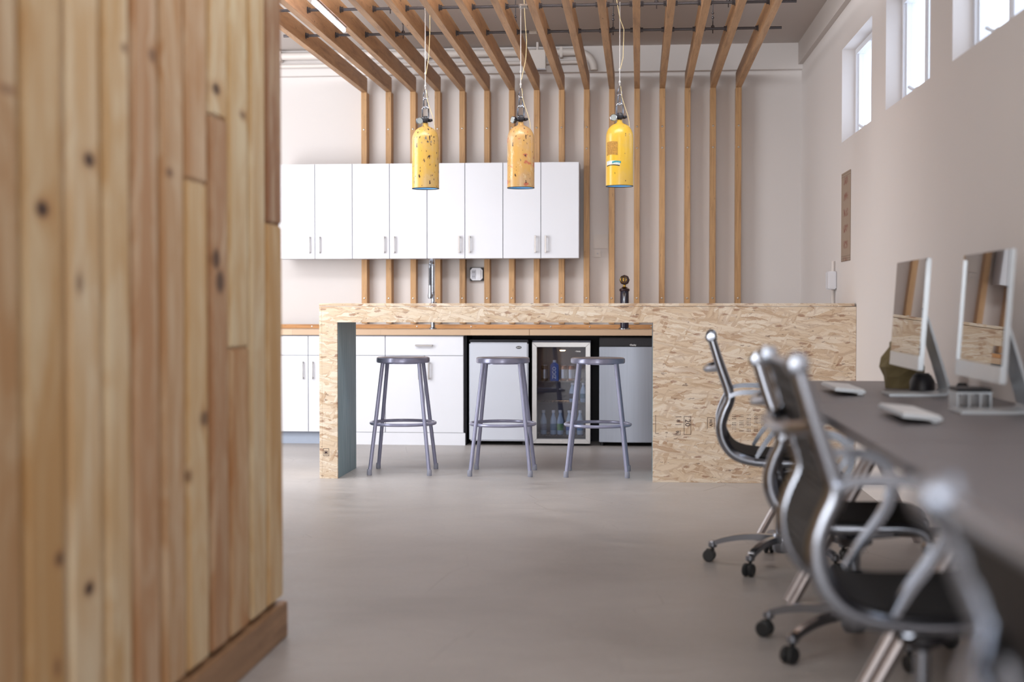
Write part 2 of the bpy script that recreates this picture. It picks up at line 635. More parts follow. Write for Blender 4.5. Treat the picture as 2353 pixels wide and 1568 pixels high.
def pine_mat():
    m, nt, b = new_mat('knotty_pine')
    g = NG(nt)
    oi = g.n('ShaderNodeObjectInfo')
    src = g.n('ShaderNodeTexCoord').outputs['Object']
    sep = g.n('ShaderNodeSeparateXYZ')
    g.put(sep.inputs[0], src)
    dk = None
    halo = None
    for (ky, kz, ry, rz, st) in KNOTS:
        a = g.math('DIVIDE', g.math('SUBTRACT', sep.outputs[1], ky), ry)
        c = g.math('DIVIDE', g.math('SUBTRACT', sep.outputs[2], kz), rz)
        d = g.math('SQRT', g.math('ADD', g.math('MULTIPLY', a, a), g.math('MULTIPLY', c, c)))
        k = g.math('MULTIPLY', g.math('SUBTRACT', 1.0, g.step(d, 0.6, 1.5)), st)
        h = g.math('SUBTRACT', 1.0, g.step(d, 0.0, 5.0))
        dk = k if dk is None else g.math('MAXIMUM', dk, k)
        halo = h if halo is None else g.math('MAXIMUM', halo, h)
    of = g.n('ShaderNodeCombineXYZ')
    g.put(of.inputs[0], g.math('MULTIPLY', oi.outputs['Random'], 31.0))
    g.put(of.inputs[1], g.math('MULTIPLY', halo, 0.035))
    ad = g.n('ShaderNodeVectorMath', operation='ADD')
    g.put(ad.inputs[0], src)
    g.put(ad.inputs[1], of.outputs[0])
    nz = g.n('ShaderNodeTexNoise')
    g.put(nz.inputs['Vector'], g.coord((1, 2.4, 0.9), src=ad.outputs[0]))
    nz.inputs['Scale'].default_value = 1.6
    nz.inputs['Detail'].default_value = 2
    # flowing growth rings
    ring = g.math('SINE', g.math('MULTIPLY', g.math('ADD', nz.outputs[0], g.math('MULTIPLY', sep.outputs[1], 0.5)), 70.0))
    fine = g.noise(g.coord((1, 120, 3), src=ad.outputs[0]), 1, 3)
    broad = g.noise(g.coord((1, 9, 1.6), src=ad.outputs[0]), 1, 4, 0.6, 1.0)
    base = oi.outputs['Color']
    base = g.mix(0.12, base, srgb(160, 150, 140))
    dark = g.mix(1.0, base, srgb(238, 216, 188), 'MULTIPLY')
    lite = g.mix(0.35, base, srgb(240, 222, 186))
    col = g.mix(g.step(broad, 0.35, 0.65), dark, lite)
    col = g.mix(g.math('MULTIPLY', g.step(ring, -0.2, 1.0), 0.30), col, dark)
    col = g.mix(g.math('MULTIPLY', fine, 0.15), col, dark)
    col = g.mix(g.math('MULTIPLY', g.step(halo, 0.45, 1.0), 0.45), col, srgb(176, 122, 74))
    col = g.mix(dk, col, srgb(44, 20, 22))
    g.put(b.inputs['Base Color'], col)
    b.inputs['Roughness'].default_value = 0.5
    b.inputs['Specular IOR Level'].default_value = 0.3
    return m


M_pine = pine_mat()
M_pineback = plain('pine_backing', srgb(150, 112, 72), 0.7, var=0.06, scale=8)
M_sill = lvl_mat('partition_sill_wood', srgb(160, 124, 92), srgb(128, 94, 68), (30, 2.5, 40))


def tank_mat(name, base, worn, chips, red=0.0, scuff=0.0, band=0.0):
    m, nt, b = new_mat(name)
    g = NG(nt)
    src = g.coord()
    n1 = g.noise(src, 7, 5, 0.6)
    col = g.mix(g.step(n1, 0.40, 0.68), base, worn)
    if scuff:
        n2 = g.noise(g.coord((1, 1, 0.5)), 26, 4, 0.7)
        col = g.mix(g.math('MULTIPLY', g.step(n2, 0.55, 0.7), scuff), col, srgb(222, 206, 168))
    if red:
        n3 = g.noise(g.coord((1, 1, 1.3), loc=(4, 2, 1)), 15, 3, 0.5)
        col = g.mix(g.math('MULTIPLY', g.step(n3, 0.60, 0.66), red), col, srgb(186, 92, 66))
    c1 = g.noise(g.coord((1, 1, 0.55), loc=(1, 5, 2)), 62, 2, 0.5)
    col = g.mix(g.step(c1, 1 - chips, 1 - chips + 0.03), col, srgb(66, 44, 38))
    if band:
        sp = g.n('ShaderNodeSeparateXYZ')
        g.put(sp.inputs[0], g.n('ShaderNodeTexCoord').outputs['Object'])
        z = g.math('ABSOLUTE', g.math('SUBTRACT', sp.outputs[2], band))
        pat = g.step(g.noise(g.coord(loc=(9, 1, 3)), 24, 4, 0.6), 0.55, 0.62)
        col = g.mix(g.math('MULTIPLY', pat, g.math('SUBTRACT', 1, g.step(z, 0.012, 0.03))), col, srgb(108, 106, 104))
    g.put(b.inputs['Base Color'], col)
    b.inputs['Roughness'].default_value = 0.32
    b.inputs['Coat Weight'].default_value = 0.2
    g.bump(b, c1, 0.15, 0.002)
    return m


T1 = tank_mat('tank_paint_chipped', srgb(208, 166, 72), srgb(200, 168, 110), 0.365, 0, 0.2, band=0.285)
T2 = tank_mat('tank_paint_rubbed', srgb(204, 158, 84), srgb(192, 158, 118), 0.34, 0.85, 0.6)
T3 = tank_mat('tank_paint_bright', srgb(228, 184, 50), srgb(222, 182, 84), 0.29, 0, 0.1)


def mesh_fabric():
    m, nt, b = new_mat('woven_mesh_sling')
    g = NG(nt)
    b.inputs['Base Color'].default_value = srgb(30, 28, 29)
    b.inputs['Roughness'].default_value = 0.6
    v = g.n('ShaderNodeTexChecker')
    g.put(v.inputs['Vector'], g.coord((260, 260, 260)))
    v.inputs['Scale'].default_value = 1
    tr = g.n('ShaderNodeBsdfTransparent')
    mx = g.n('ShaderNodeMixShader')
    g.put(mx.inputs[0], g.math('ADD', 0.76, g.math('MULTIPLY', v.outputs['Fac'], 0.24)))
    nt.links.new(tr.outputs[0], mx.inputs[1])
    nt.links.new(b.outputs[0], mx.inputs[2])
    out = [n for n in nt.nodes if n.type == 'OUTPUT_MATERIAL'][0]
    nt.links.new(mx.outputs[0], out.inputs[0])
    return m


M_mesh = mesh_fabric()
M_pad = plain('black_seat_fabric', srgb(24, 23, 25), 0.7, var=0.1, scale=300, spec=0.3)


def glass_mat(name, tint, rough=0.0, fac=0.12):
    """thin pane: mostly clear, with a reflection"""
    m, nt, b = new_mat(name)
    g = NG(nt)
    tr = g.n('ShaderNodeBsdfTransparent')
    tr.inputs[0].default_value = tint
    gl = g.n('ShaderNodeBsdfGlossy')
    gl.inputs['Roughness'].default_value = rough
    lw = g.n('ShaderNodeLayerWeight')
    mx = g.n('ShaderNodeMixShader')
    g.put(mx.inputs[0], g.math('ADD', g.math('MULTIPLY', g.math('POWER', lw.outputs['Facing'], 5.0), 0.45), 0.03 + fac, True))
    nt.links.new(tr.outputs[0], mx.inputs[1])
    nt.links.new(gl.outputs[0], mx.inputs[2])
    out = [n for n in nt.nodes if n.type == 'OUTPUT_MATERIAL'][0]
    nt.links.new(mx.outputs[0], out.inputs[0])
    return m


M_glass = glass_mat('window_glass', (0.97, 0.98, 1, 1), fac=0.0)
M_cglass = glass_mat('cooler_door_glass', (0.72, 0.75, 0.82, 1), fac=0.05)


def screen_mat():
    m, nt, b = new_mat('dark_screen_glass')
    g = NG(nt)
    v = g.noise(g.coord(), 3, 2)
    g.put(b.inputs['Base Color'], g.mix(v, (0.006, 0.006, 0.008, 1), (0.01, 0.01, 0.012, 1)))
    b.inputs['Roughness'].default_value = 0.03
    b.inputs['IOR'].default_value = 1.9
    b.inputs['Coat Weight'].default_value = 1.0
    b.inputs['Coat Roughness'].default_value = 0.02
    return m


M_screen = screen_mat()


def poster_mat():
    m, nt, b = new_mat('faded_poster_print')
    g = NG(nt)
    src = g.n('ShaderNodeTexCoord').outputs['Object']
    sp = g.n('ShaderNodeSeparateXYZ')
    g.put(sp.inputs[0], src)
    n = g.noise(g.coord((1, 26, 26)), 1, 3, 0.7)
    mid = g.math('SUBTRACT', 1, g.step(g.math('ABSOLUTE', sp.outputs[1]), 0.04, 0.13))
    blob = g.math('MULTIPLY', g.step(n, 0.42, 0.58), mid)
    wv = g.step(g.math('SINE', g.math('MULTIPLY', sp.outputs[2], 62.0)), -0.3, 0.5)
    blob = g.math('MULTIPLY', blob, wv)
    col = g.mix(blob, srgb(160, 142, 126), srgb(132, 86, 74))
    lines = g.math('MULTIPLY', g.step(g.math('ABSOLUTE', sp.outputs[2]), 0.24, 0.25), g.step(g.math('SINE', g.math('MULTIPLY', sp.outputs[2], 420.0)), 0.2, 0.6))
    col = g.mix(g.math('MULTIPLY', lines, 0.5), col, srgb(110, 96, 88))
    g.put(b.inputs['Base Color'], col)
    b.inputs['Roughness'].default_value = 0.7
    return m


M_poster = poster_mat()

# ================================================================= THE SETTING
WALL_Y = 11.5
CEIL = 3.16


def wx(y):
    return 1.283 + 0.0119 * (WALL_Y - y)


put('floor', MB().box(-4.6, 2.2, -3.2, 12.0, -0.12, 0.0), M_floor, kind='structure')
put('ceiling', MB().prism([(-4.6, -3.2), (wx(-3.2) + .15, -3.2), (wx(11.6) + .15, 11.6), (-4.6, 11.6)], 'z', CEIL, CEIL + 0.12), M_ceil, kind='structure')
put('wall_back', MB().box(-4.6, 1.7, WALL_Y, WALL_Y + 0.15, 0, CEIL), M_wall, kind='structure')
put('wall_far_left', MB().box(-4.6, -4.45, -3.2, WALL_Y, 0, CEIL), M_wall, kind='structure')
put('wall_front', MB().box(-4.6, 2.2, -3.2, -3.05, 0, CEIL), M_wall, kind='structure')
put('trim_1', MB().box(-4.45, 1.31, WALL_Y - 0.07, WALL_Y, 2.955, CEIL), M_wall, kind='structure')
put('trim_2', MB().prism([(wx(-3) - 0.035, -3.04), (wx(-3) + 0.02, -3.04), (wx(WALL_Y) + 0.02, WALL_Y - .07), (wx(WALL_Y) - 0.035, WALL_Y - .07)], 'z', 2.99, CEIL), M_ceil, kind='structure')
# right wall with its row of high windows
WIN = [(9.41, 8.30), (7.87, 6.76), (6.31, 5.20), (4.77, 3.66), (3.21, 2.10), (1.65, 0.54)]
Z0W, Z1W = 2.144, 2.744
TH = 0.155


def wallprism(mb, y0, y1, z0, z1, d0=0.0, d1=TH):
    mb.prism([(wx(y0) + d0, y0), (wx(y1) + d0, y1), (wx(y1) + d1, y1), (wx(y0) + d1, y0)], 'z', z0, z1)


mb = MB()
wallprism(mb, -3.2, WALL_Y, 0, Z0W)
wallprism(mb, -3.2, WALL_Y, Z1W, CEIL)
ys = [WALL_Y] + [v for p in WIN for v in p] + [-3.2]
for i in range(0, len(ys), 2):
    wallprism(mb, ys[i + 1], ys[i], Z0W, Z1W)
put('wall_right', mb, M_wall, kind='structure', smooth=False)
for i, (ya, yb) in enumerate(WIN):
    yc = (ya + yb) / 2
    root = thing('window_%d' % (i + 1), '', '', (wx(yc) + 0.1, yc, Z0W))
    for k in ('label', 'category'): del root[k]
    root['kind'] = 'structure'
    f = MB()
    D0, D1 = 0.085, 0.15
    wallprism(f, yb, ya, Z0W, Z0W + 0.035, D0, D1)
    wallprism(f, yb, ya, Z1W - 0.035, Z1W, D0, D1)
    wallprism(f, ya - 0.035, ya, Z0W + 0.035, Z1W - 0.035, D0, D1)
    wallprism(f, yb, yb + 0.035, Z0W + 0.035, Z1W - 0.035, D0, D1)
    wallprism(f, yc - 0.02, yc + 0.02, Z0W + 0.035, Z1W - 0.035, D0 + .01, D1)
    put('window_frame', f, M_winf, root)
    s_ = MB()
    for (a, b_) in ((yb + 0.035, yb + .055), (ya - .055, ya - 0.035), (yc + .02, yc + .04), (yc - .04, yc - .02)):
        wallprism(s_, a, b_, Z0W + 0.035, Z1W - 0.035, D0 + .015, D1 - .01)
    wallprism(s_, yb + .055, ya - .055, Z0W + .035, Z0W + .055, D0 + .015, D1 - .01)
    put('sash', s_, M_winf, root)
    for (a, b_) in ((yb + .055, yc - .04), (yc + .04, ya - .055)):
        p = MB()
        wallprism(p, a, b_, Z0W + .055, Z1W - .035, D1 - .03, D1 - .025)
        put('pane', p, M_glass, root)
    l = MB()
    yl = yc + 0.12
    l.box(wx(yl) + D0 - .02, wx(yl) + D0 + .02, yl - .05, yl + .05, Z0W + .03, Z0W + .055)
    l.tube([(wx(yl) + D0 - .02, yl, Z0W + .045), (wx(yl) + D0 - .04, yl + .02, Z0W + .06), (wx(yl) + D0 - .035, yl + .06, Z0W + .07)], .009, 6)
    put('latch', l, M_winf, root, bevel=.003)

# slatted pine partition that closes the view on the left
PX = -1.164
part_root = put('wall_partition', MB().box(PX - 0.10, PX - 0.026, 0.4, 4.565, 0.115, CEIL), M_pineback, kind='structure', org=(PX, 0, 0))
part_root['label'] = 'near wall of upright knotty pine boards on the left'
boards = [  # y0, y1, then (z0, z1, colour) pieces from the floor up
    (2.430, 2.588, [(0, 9, (196, 166, 130))]),
    (2.621, 2.794, [(0, 9, (212, 184, 140))]),
    (2.832, 2.996, [(0, 9, (232, 214, 182))]),
    (3.036, 3.176, [(0, 9, (228, 206, 168))]),
    (3.216, 3.369, [(0, 9, (208, 174, 144))]),
    (3.411, 3.566, [(0, 9, (212, 180, 146))]),
    (3.601, 3.766, [(0, 1.42, (230, 204, 160)), (1.42, 9, (214, 182, 150))]),
    (3.810, 3.959, [(0, 1.615, (196, 158, 126)), (1.615, 9, (232, 212, 176))]),
    (3.985, 4.168, [(0, .968, (202, 158, 112)), (.968, 9, (232, 212, 172))]),
    (4.206, 4.367, [(0, 9, (230, 210, 172))]),
    (4.399, 4.575, [(0, 1.352, (226, 196, 148)), (1.352, 9, (168, 126, 98))]),
]
y = 2.398
for col in ((206, 172, 130), (214, 186, 146), (190, 150, 112), (216, 184, 138), (204, 170, 128), (222, 196, 156), (196, 158, 118), (210, 180, 136), (216, 188, 150), (198, 160, 120)):
    boards.insert(0, (y - 0.155, y, [(0, 9, col)]))
    y -= 0.19
for (y0, y1, ps) in boards:
    for (z0, z1, col) in ps:
        z0 = max(z0, 0.135) + (0.0015 if z0 else 0)
        z1 = min(z1, CEIL - 0.01)
        o = put('board', MB().box(PX - 0.026, PX, y0, y1, z0, z1), M_pine, part_root, bevel=0.006, seg=2)
        o.color = srgb(*col)
put('sill_plate', MB().box(PX - 0.12, PX + 0.012, 0.4, 4.585, 0.0, 0.118), M_sill, part_root, bevel=0.003)
put('end_board', MB().box(PX - 0.13, PX - 0.101, 4.40, 4.565, 0.118, CEIL), M_frameedge, part_root)

# ================================================================= RIBS (posts and joists)
RIBX = [-2.218 + 0.2 * i for i in range(16)]
JB = 2.812
ordn = ['first', 'second', 'third', 'fourth', 'fifth', 'sixth', 'seventh', 'eighth', 'ninth', 'tenth', 'eleventh', 'twelfth', 'thirteenth', 'fourteenth', 'fifteenth', 'sixteenth']
rib_note = {0: 'leftmost, beside the bright bare wall', 1: 'second from the left', 15: 'rightmost, beside the bare grey wall', 14: 'second from the right',
            13: 'third from the right', 12: 'fourth from the right', 11: 'fifth from the right, running almost straight at the viewer',
            10: 'sixth from the right, behind the right hanging tank', 9: 'seventh from the right, just past the cabinets'}
HW = 0.0225
for i, x in enumerate(RIBX):
    note = rib_note.get(i, '%s from the left' % ordn[i])
    r = thing('wooden_rib', 'timber rib, post and joist, ' + note, 'beam', (x, 11.44, 0), group='timber ribs up the back wall and under the ceiling')
    zb = 0.94 if x < 0.30 else 0.0
    put('post', MB().box(x - HW, x + HW, 11.39, 11.499, zb, JB - 0.001), M_post, r, bevel=0.0015, seg=1)
    put('joist', MB().box(x - HW, x + HW, 6.0, 11.425, JB, JB + 0.118), M_joist, r, bevel=0.0015, seg=1)
    for zz in (2.51, 2.34, 1.145):
        if 1.45 < zz < 2.22 or (zz == 2.34 and i < 9): continue
        put('bolt', MB().lathe([(.001, .006), (.005, .005), (.0085, .001), (.009, 0)], (x, 11.39, zz), 8, M=Matrix.Rotation(PI / 2, 4, 'X')), M_bolt, r)

# threaded rods through the joists, nuts and hangers
for (ry, x0, x1, nm, hang) in ((9.285, -2.345, .908, 'nearer the back wall, carrying no tanks', (-1.545, -0.805, -0.17, 0.47)), (8.485, -2.5, .915, 'nearer the viewer, above the hanging tanks', (-1.49, -0.83, 0.10, 0.52))):
    rz = 2.871
    t = thing('threaded_rod', 'long black threaded rod through the joists, ' + nm, 'rod', ((x0 + x1) / 2, ry, rz), group='threaded rods through the joists')
    put('rod', MB().cyl((x0, ry, rz), (x1, ry, rz), .009, n=10), M_steelr, t)
    base = MB().cyl((HW, 0, 0), (HW + .003, 0, 0), .021, n=14).cyl((HW + .003, 0, 0), (HW + .019, 0, 0), .016, n=6)
    base2 = MB().cyl((-HW - .003, 0, 0), (-HW, 0, 0), .021, n=14).cyl((-HW - .019, 0, 0), (-HW - .003, 0, 0), .016, n=6)
    n0 = put('nut', base, M_steelr, t, org=(0, 0, 0), smooth=False)
    n1 = put('nut', base2, M_steelr, t, org=(0, 0, 0), smooth=False)
    for i, x in enumerate(RIBX):
        for n_ in (n0, n1):
            o = n_ if i == 0 else n_.copy()
            if i: C.objects.link(o)
            o.parent = t
            o.location = (x - (x0 + x1) / 2, 0, 0)
    put('coupling', MB().cyl((-.715, ry, rz), (-.665, ry, rz), .015, n=6), M_bolt, t, smooth=False)
    for hx in hang:
        put('hanger', MB().cyl((hx, ry, rz - .03), (hx, ry, CEIL), .0035, n=6).lathe([(.004, -.012), (.011, -.006), (.011, .006), (.004, .012)], (hx, ry, rz + .012), 8)
            .lathe([(.003, -.01), (.008, -.004), (.008, .004), (.003, .01)], (hx, ry, rz + .07), 8).lathe([(.003, -.008), (.008, -.003), (.008, .003), (.003, .008)], (hx, ry, rz + .1), 8), M_steelr, t)

# added glowing bar standing in for a sunlit streak under a left joist
t = thing('sun_streak', 'added glowing bar for a sunlit streak under the third timber rib at top left', 'light', (-1.818, 8.25, 2.79))
put('streak_backing', MB().box(-1.83, -1.806, 7.86, 8.72, 2.797, 2.8115), M_winf, t, bevel=.003)
put('tube', MB().cyl((-1.818, 7.88, 2.787), (-1.818, 8.40, 2.787), .012, n=10).cyl((-1.818, 8.46, 2.787), (-1.818, 8.70, 2.787), .012, n=10), emit('sun_streak_glow', (.86, .84, 1, 1), 8), t)  # glow stands for sunlight on the joist, no lamp there

# painted pipes on the beam of the back wall
t = thing('service_pipes', 'white painted pipes along the top of the back wall with a downward bend', 'pipe', (-1.5, 11.38, 3.0))
def pipe(zc, r, xe, R):
    p = [(-4.4, 11.37, zc), (xe, 11.37, zc)]
    for k in range(1, 9):
        a = PI / 2 * k / 8
        p.append((xe + R * math.sin(a), 11.37, zc - R + R * math.cos(a)))
    p.append((xe + R, 11.37, 2.958))
    return MB().tube(p, r, 12)
put('large_pipe', pipe(3.105, .030, -0.50, .14), M_pipe, t)
put('small_pipe', pipe(3.025, .015, -0.47, .06), M_pipe, t)
for x in (-2.9, -1.7, -0.62):
    put('clamp', MB().box(x - .012, x + .012, 11.335, 11.43, 3.06, 3.145), M_pipe, t, bevel=.004)
t = thing('junction_box', 'white metal junction box hanging on a conduit between the joists', 'box', (-0.79, 11.25, 2.96))
put('box', MB().box(-.855, -.735, 11.19, 11.27, 2.945, 3.095), M_pipe, t, bevel=.004)
put('conduit', MB().cyl((-.80, 11.23, 3.095), (-.80, 11.23, CEIL), .010), M_pipe, t)
put('under_edge', MB().box(-.86, -.73, 11.185, 11.275, 2.938, 2.946), M_carc, t)

# ================================================================= UPPER CABINETS
UY = 11.15
def bar_handle(mb, x, y, z0, z1, horiz=False):
    if horiz:
        mb.box(z0, z1, y - .034, y - .022, x - .006, x + .006)
        for q in (z0 + .008, z1 - .008): mb.box(q - .006, q + .006, y - .024, y, x - .006, x + .006)
    else:
        mb.box(x - .0065, x + .0065, y - .034, y - .022, z0, z1)
        for q in (z0 + .008, z1 - .008): mb.box(x - .006, x + .006, y - .024, y, q - .006, q + .006)
    return mb
ue = [-2.872, -2.569, -2.267, -1.968, -1.668, -1.367, -1.066, -.767, -.467]
for i in range(4):
    a, m_, b_ = ue[2 * i], ue[2 * i + 1], ue[2 * i + 2]
    lab = ['leftmost, cut off by the pine partition', 'second from the left, behind the left hanging tank', 'third from the left, behind the middle hanging tank', 'rightmost, with a bare side panel'][i]
    t = thing('wall_cabinet', 'white two-door wall cabinet, ' + lab, 'cabinet', ((a + b_) / 2, 11.3, 1.46), group='white wall cabinets in a row')
    put('body', MB().box(a + .001, b_ - .001, UY + .019, 11.385, 1.459, 2.209), M_carc, t)
    for (p, q, hx) in ((a, m_, m_ - .043), (m_, b_, m_ + .038)):
        d = put('door', MB().box(p + .0026, q - .0026, UY, UY + .018, 1.4585, 2.2095), M_white, t, bevel=.0012, seg=1)
        put('handle', bar_handle(MB(), hx, UY, 1.50, 1.635), M_nickel, d, org=ORG[t.name], bevel=.0015, seg=1)

# ================================================================= BASE CABINETS, WORKTOP, FRIDGES
BY = 10.95
CT0, CT1 = 0.856, 0.901
DS = 0.697
def base_unit(a, b_, lab, doors, drawers, drawer_handle=None):
    t = thing('base_cabinet', lab, 'cabinet', ((a + b_) / 2, 11.2, 0), group='white base cabinets under the worktop')
    put('body', MB().box(a + .001, b_ - .001, BY + .019, 11.38, .095, CT0 - .002), M_carc, t)
    ky = BY + (.05 if a < -2.3 else 0.004)
    put('toe_kick', MB().box(a, b_ + (.012 if b_ > -1.4 else 0), ky, ky + .016, 0.0, .095), M_kick if a < -2.3 else M_white, t)
    for (p, q) in drawers:
        d = put('drawer', MB().box(p + .0026, q - .0026, BY, BY + .018, DS + .002, CT0 - .008), M_white, t, bevel=.0012, seg=1)
        if drawer_handle:
            put('handle', bar_handle(MB(), .777, BY, drawer_handle - .068, drawer_handle + .068, True), M_nickel, d, org=ORG[t.name], bevel=.0015, seg=1)
    for (p, q, hx) in doors:
        d = put('door', MB().box(p + .0026, q - .0026, BY, BY + .018, .098, DS - .002), M_white, t, bevel=.0012, seg=1)
        if hx is not None:
            put('handle', bar_handle(MB(), hx, BY, .512, .650), M_nickel, d, org=ORG[t.name], bevel=.0015, seg=1)
base_unit(-3.19, -2.886, 'narrow white base cabinet at the far left end, hidden by the partition', [(-3.19, -2.886, -3.15)], [(-3.19, -2.886)])
base_unit(-2.886, -2.272, 'white two-door base cabinet left of and behind the bar leg', [(-2.886, -2.580, -2.622), (-2.580, -2.272, -2.545)], [(-2.886, -2.580), (-2.580, -2.272)])
base_unit(-2.272, -1.969, 'narrow white base cabinet right of the teal bar leg', [(-2.272, -1.969, None)], [(-2.272, -1.969)])
base_unit(-1.969, -1.354, 'wide white base cabinet with a handled drawer, left of the white fridge', [(-1.969, -1.661, -1.70), (-1.661, -1.354, -1.623)], [(-1.969, -1.354)], drawer_handle=-1.661)

t = thing('worktop', 'long pale butcher-block worktop over the base cabinets and fridges', 'worktop', (-1.3, 11.2, CT0))
put('slab', MB().box(-3.2, -.840, BY - .025, 11.385, CT0, CT1), M_block, t, bevel=.002, seg=1)
put('slab', MB().box(-.838, .34, BY - .025, 11.385, CT0, CT1), M_block, t, bevel=.002, seg=1)
e_ = put('bay_end_panel', MB().box(.305, .33, BY, 11.36, 0, CT0 - .001), M_carc, org=(.31, 11.2, 0))
tag(e_, 'upright white end panel closing the fridge bay, hidden behind the solid bar end', 'panel')
t = thing('ledger_board', 'horizontal wood ledger board with bolts along the back of the worktop', 'board', (-1.3, 11.35, CT1))
put('board', MB().box(-3.2, .34, 11.345, 11.385, CT1 + .0005, .934), M_ledger, t, bevel=.0015)
for x in (-2.64, -1.78, -1.34, -.70, -.39, .1):
    put('bolt', MB().lathe([(.001, .005), (.005, .004), (.0075, 0)], (x, 11.345, .917), 8, M=Matrix.Rotation(PI / 2, 4, 'X')), M_bolt, t)
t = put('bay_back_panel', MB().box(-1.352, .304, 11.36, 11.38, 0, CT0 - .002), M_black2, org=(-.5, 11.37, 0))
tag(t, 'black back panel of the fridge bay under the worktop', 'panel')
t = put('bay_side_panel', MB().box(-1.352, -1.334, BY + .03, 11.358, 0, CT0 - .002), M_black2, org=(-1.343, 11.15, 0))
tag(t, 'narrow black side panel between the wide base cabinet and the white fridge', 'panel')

RX = Matrix.Rotation(PI / 2, 4, 'X')
def T_(x, y, z): return Matrix.Translation((x, y, z)) @ RX
# white fridge
FY = 10.965
t = thing('mini_fridge', 'white mini fridge with a small black oval badge, leftmost of three', 'fridge', (-1.083, 11.2, 0))
put('body', MB().box(-1.312, -.855, FY + .05, 11.35, .025, .822), M_black, t, bevel=.006)
put('door', MB().box(-1.312, -.852, FY, FY + .046, .035, .800), M_silver, t, bevel=.010, seg=3)
put('top_trim', MB().box(-1.312, -.852, FY + .006, FY + .046, .802, .822), M_black2, t, bevel=.004)
for x in (-1.28, -.89):
    put('foot', MB().cyl((x, FY + .07, 0), (x, FY + .07, .026), .014), M_black, t)
bd = put('badge', MB().lathe([(.022, 0), (.022, .002)], (0, 0, 0), 20, M=T_(-.925, FY + .001, .762) @ Matrix.Diagonal((1, .5, 1, 1))), M_black2, t)
text('lettering', 'SANYO', .0095, M_letter, bd, T_(-.925, FY - .0022, .762), bold=.0003)
# silver fridge right
t = thing('mini_fridge', 'silver mini fridge with a black top panel, beside the solid bar end', 'fridge', (-.06, 11.2, 0))
put('body', MB().box(-.305, .165, FY + .055, 11.35, .025, .842), M_black, t, bevel=.006)
q = [(-.303 + .466 * k / 12, FY + .012 - .018 * math.sin(PI * k / 12)) for k in range(13)] + [(.163, FY + .05), (-.303, FY + .05)]
put('door', MB().prism(q, 'z', .032, .768), M_brush, t, bevel=.004)
put('control_panel', MB().box(-.303, .163, FY + .004, FY + .05, .770, .838), M_black, t, bevel=.006)
text('lettering', '\u2022Danby', .017, M_letter, t, T_(-.045, FY + .002, .783), bold=.0004)
for x in (-.28, .13):
    put('foot', MB().cyl((x, FY + .07, 0), (x, FY + .07, .026), .014), M_black, t)
# glass-door cooler
cx0, cx1 = -.822, -.371
t = thing('beverage_cooler', 'steel-framed glass-door beverage cooler between the two mini fridges', 'cooler', ((cx0 + cx1) / 2, 11.2, 0))
b = MB()
b.box(cx0, cx0 + .02, FY + .045, 11.35, .025, .815).box(cx1 - .02, cx1, FY + .045, 11.35, .025, .815)
b.box(cx0 + .02, cx1 - .02, FY + .045, 11.35, .025, .05).box(cx0 + .02, cx1 - .02, FY + .045, 11.35, .795, .815).box(cx0 + .02, cx1 - .02, 11.32, 11.35, .05, .795)
put('body', b, plain('cooler_liner', srgb(92, 94, 108), .5), t)
fz0, fz1 = .018, .803
fw = .037
fr = MB()
for pts in ([(cx0, fz0), (cx1, fz0), (cx1 - fw, fz0 + fw), (cx0 + fw, fz0 + fw)], [(cx0, fz1), (cx1, fz1), (cx1 - fw, fz1 - fw), (cx0 + fw, fz1 - fw)],
            [(cx0, fz0), (cx0, fz1), (cx0 + fw, fz1 - fw), (cx0 + fw, fz0 + fw)], [(cx1, fz0), (cx1, fz1), (cx1 - fw, fz1 - fw), (cx1 - fw, fz0 + fw)]):
    c_ = [(px * .999 + (cx0 + cx1) / 2 * .001, pz * .999 + .41 * .001) for (px, pz) in pts]
    fr.prism(c_, 'y', FY, FY + .04)
dr = put('door_frame', fr, M_frame, t, bevel=.0015, seg=1)
put('pane', MB().box(cx0 + fw, cx1 - fw, FY + .012, FY + .016, fz0 + fw, fz1 - fw), M_cglass, dr, org=ORG[t.name])
put('lock', MB().lathe([(.007, 0), (.007, .003), (.003, .004)], (0, 0, 0), 12, M=T_((cx0 + cx1) / 2, FY, fz0 + .018)), M_bolt, dr, org=ORG[t.name])
text('lettering', '\u2022 Danby', .013, M_letter, dr, T_(-.468, FY + .009, .733), bold=.0004)
dr_org = None
put('interior_lamp', MB().prism([(-.62, .735), (-.575, .735), (-.582, .728), (-.613, .728)], 'y', 11.18, 11.2), emit('cooler_lamp', (1, .62, .3, 1), 9), t)
lp = area('cooler_lamp_light', (-.6, 11.17, .74), (0, 0, 0), .08, .05, .35, (1, .62, .35))
for z, y0 in ((.495, 11.06), (.33, 11.06), (.075, 11.03)):
    s_ = MB()
    for k in range(16): 
        x = cx0 + .024 + k * .0269
        s_.tube([(x, y0, z), (x, 11.3, z)], .0016, 5)
    for yy in (y0, 11.18, 11.3): s_.tube([(cx0 + .021, yy, z - .003), (cx1 - .021, yy, z - .003)], .0025, 5)
    put('shelf', s_, M_nickel, t)
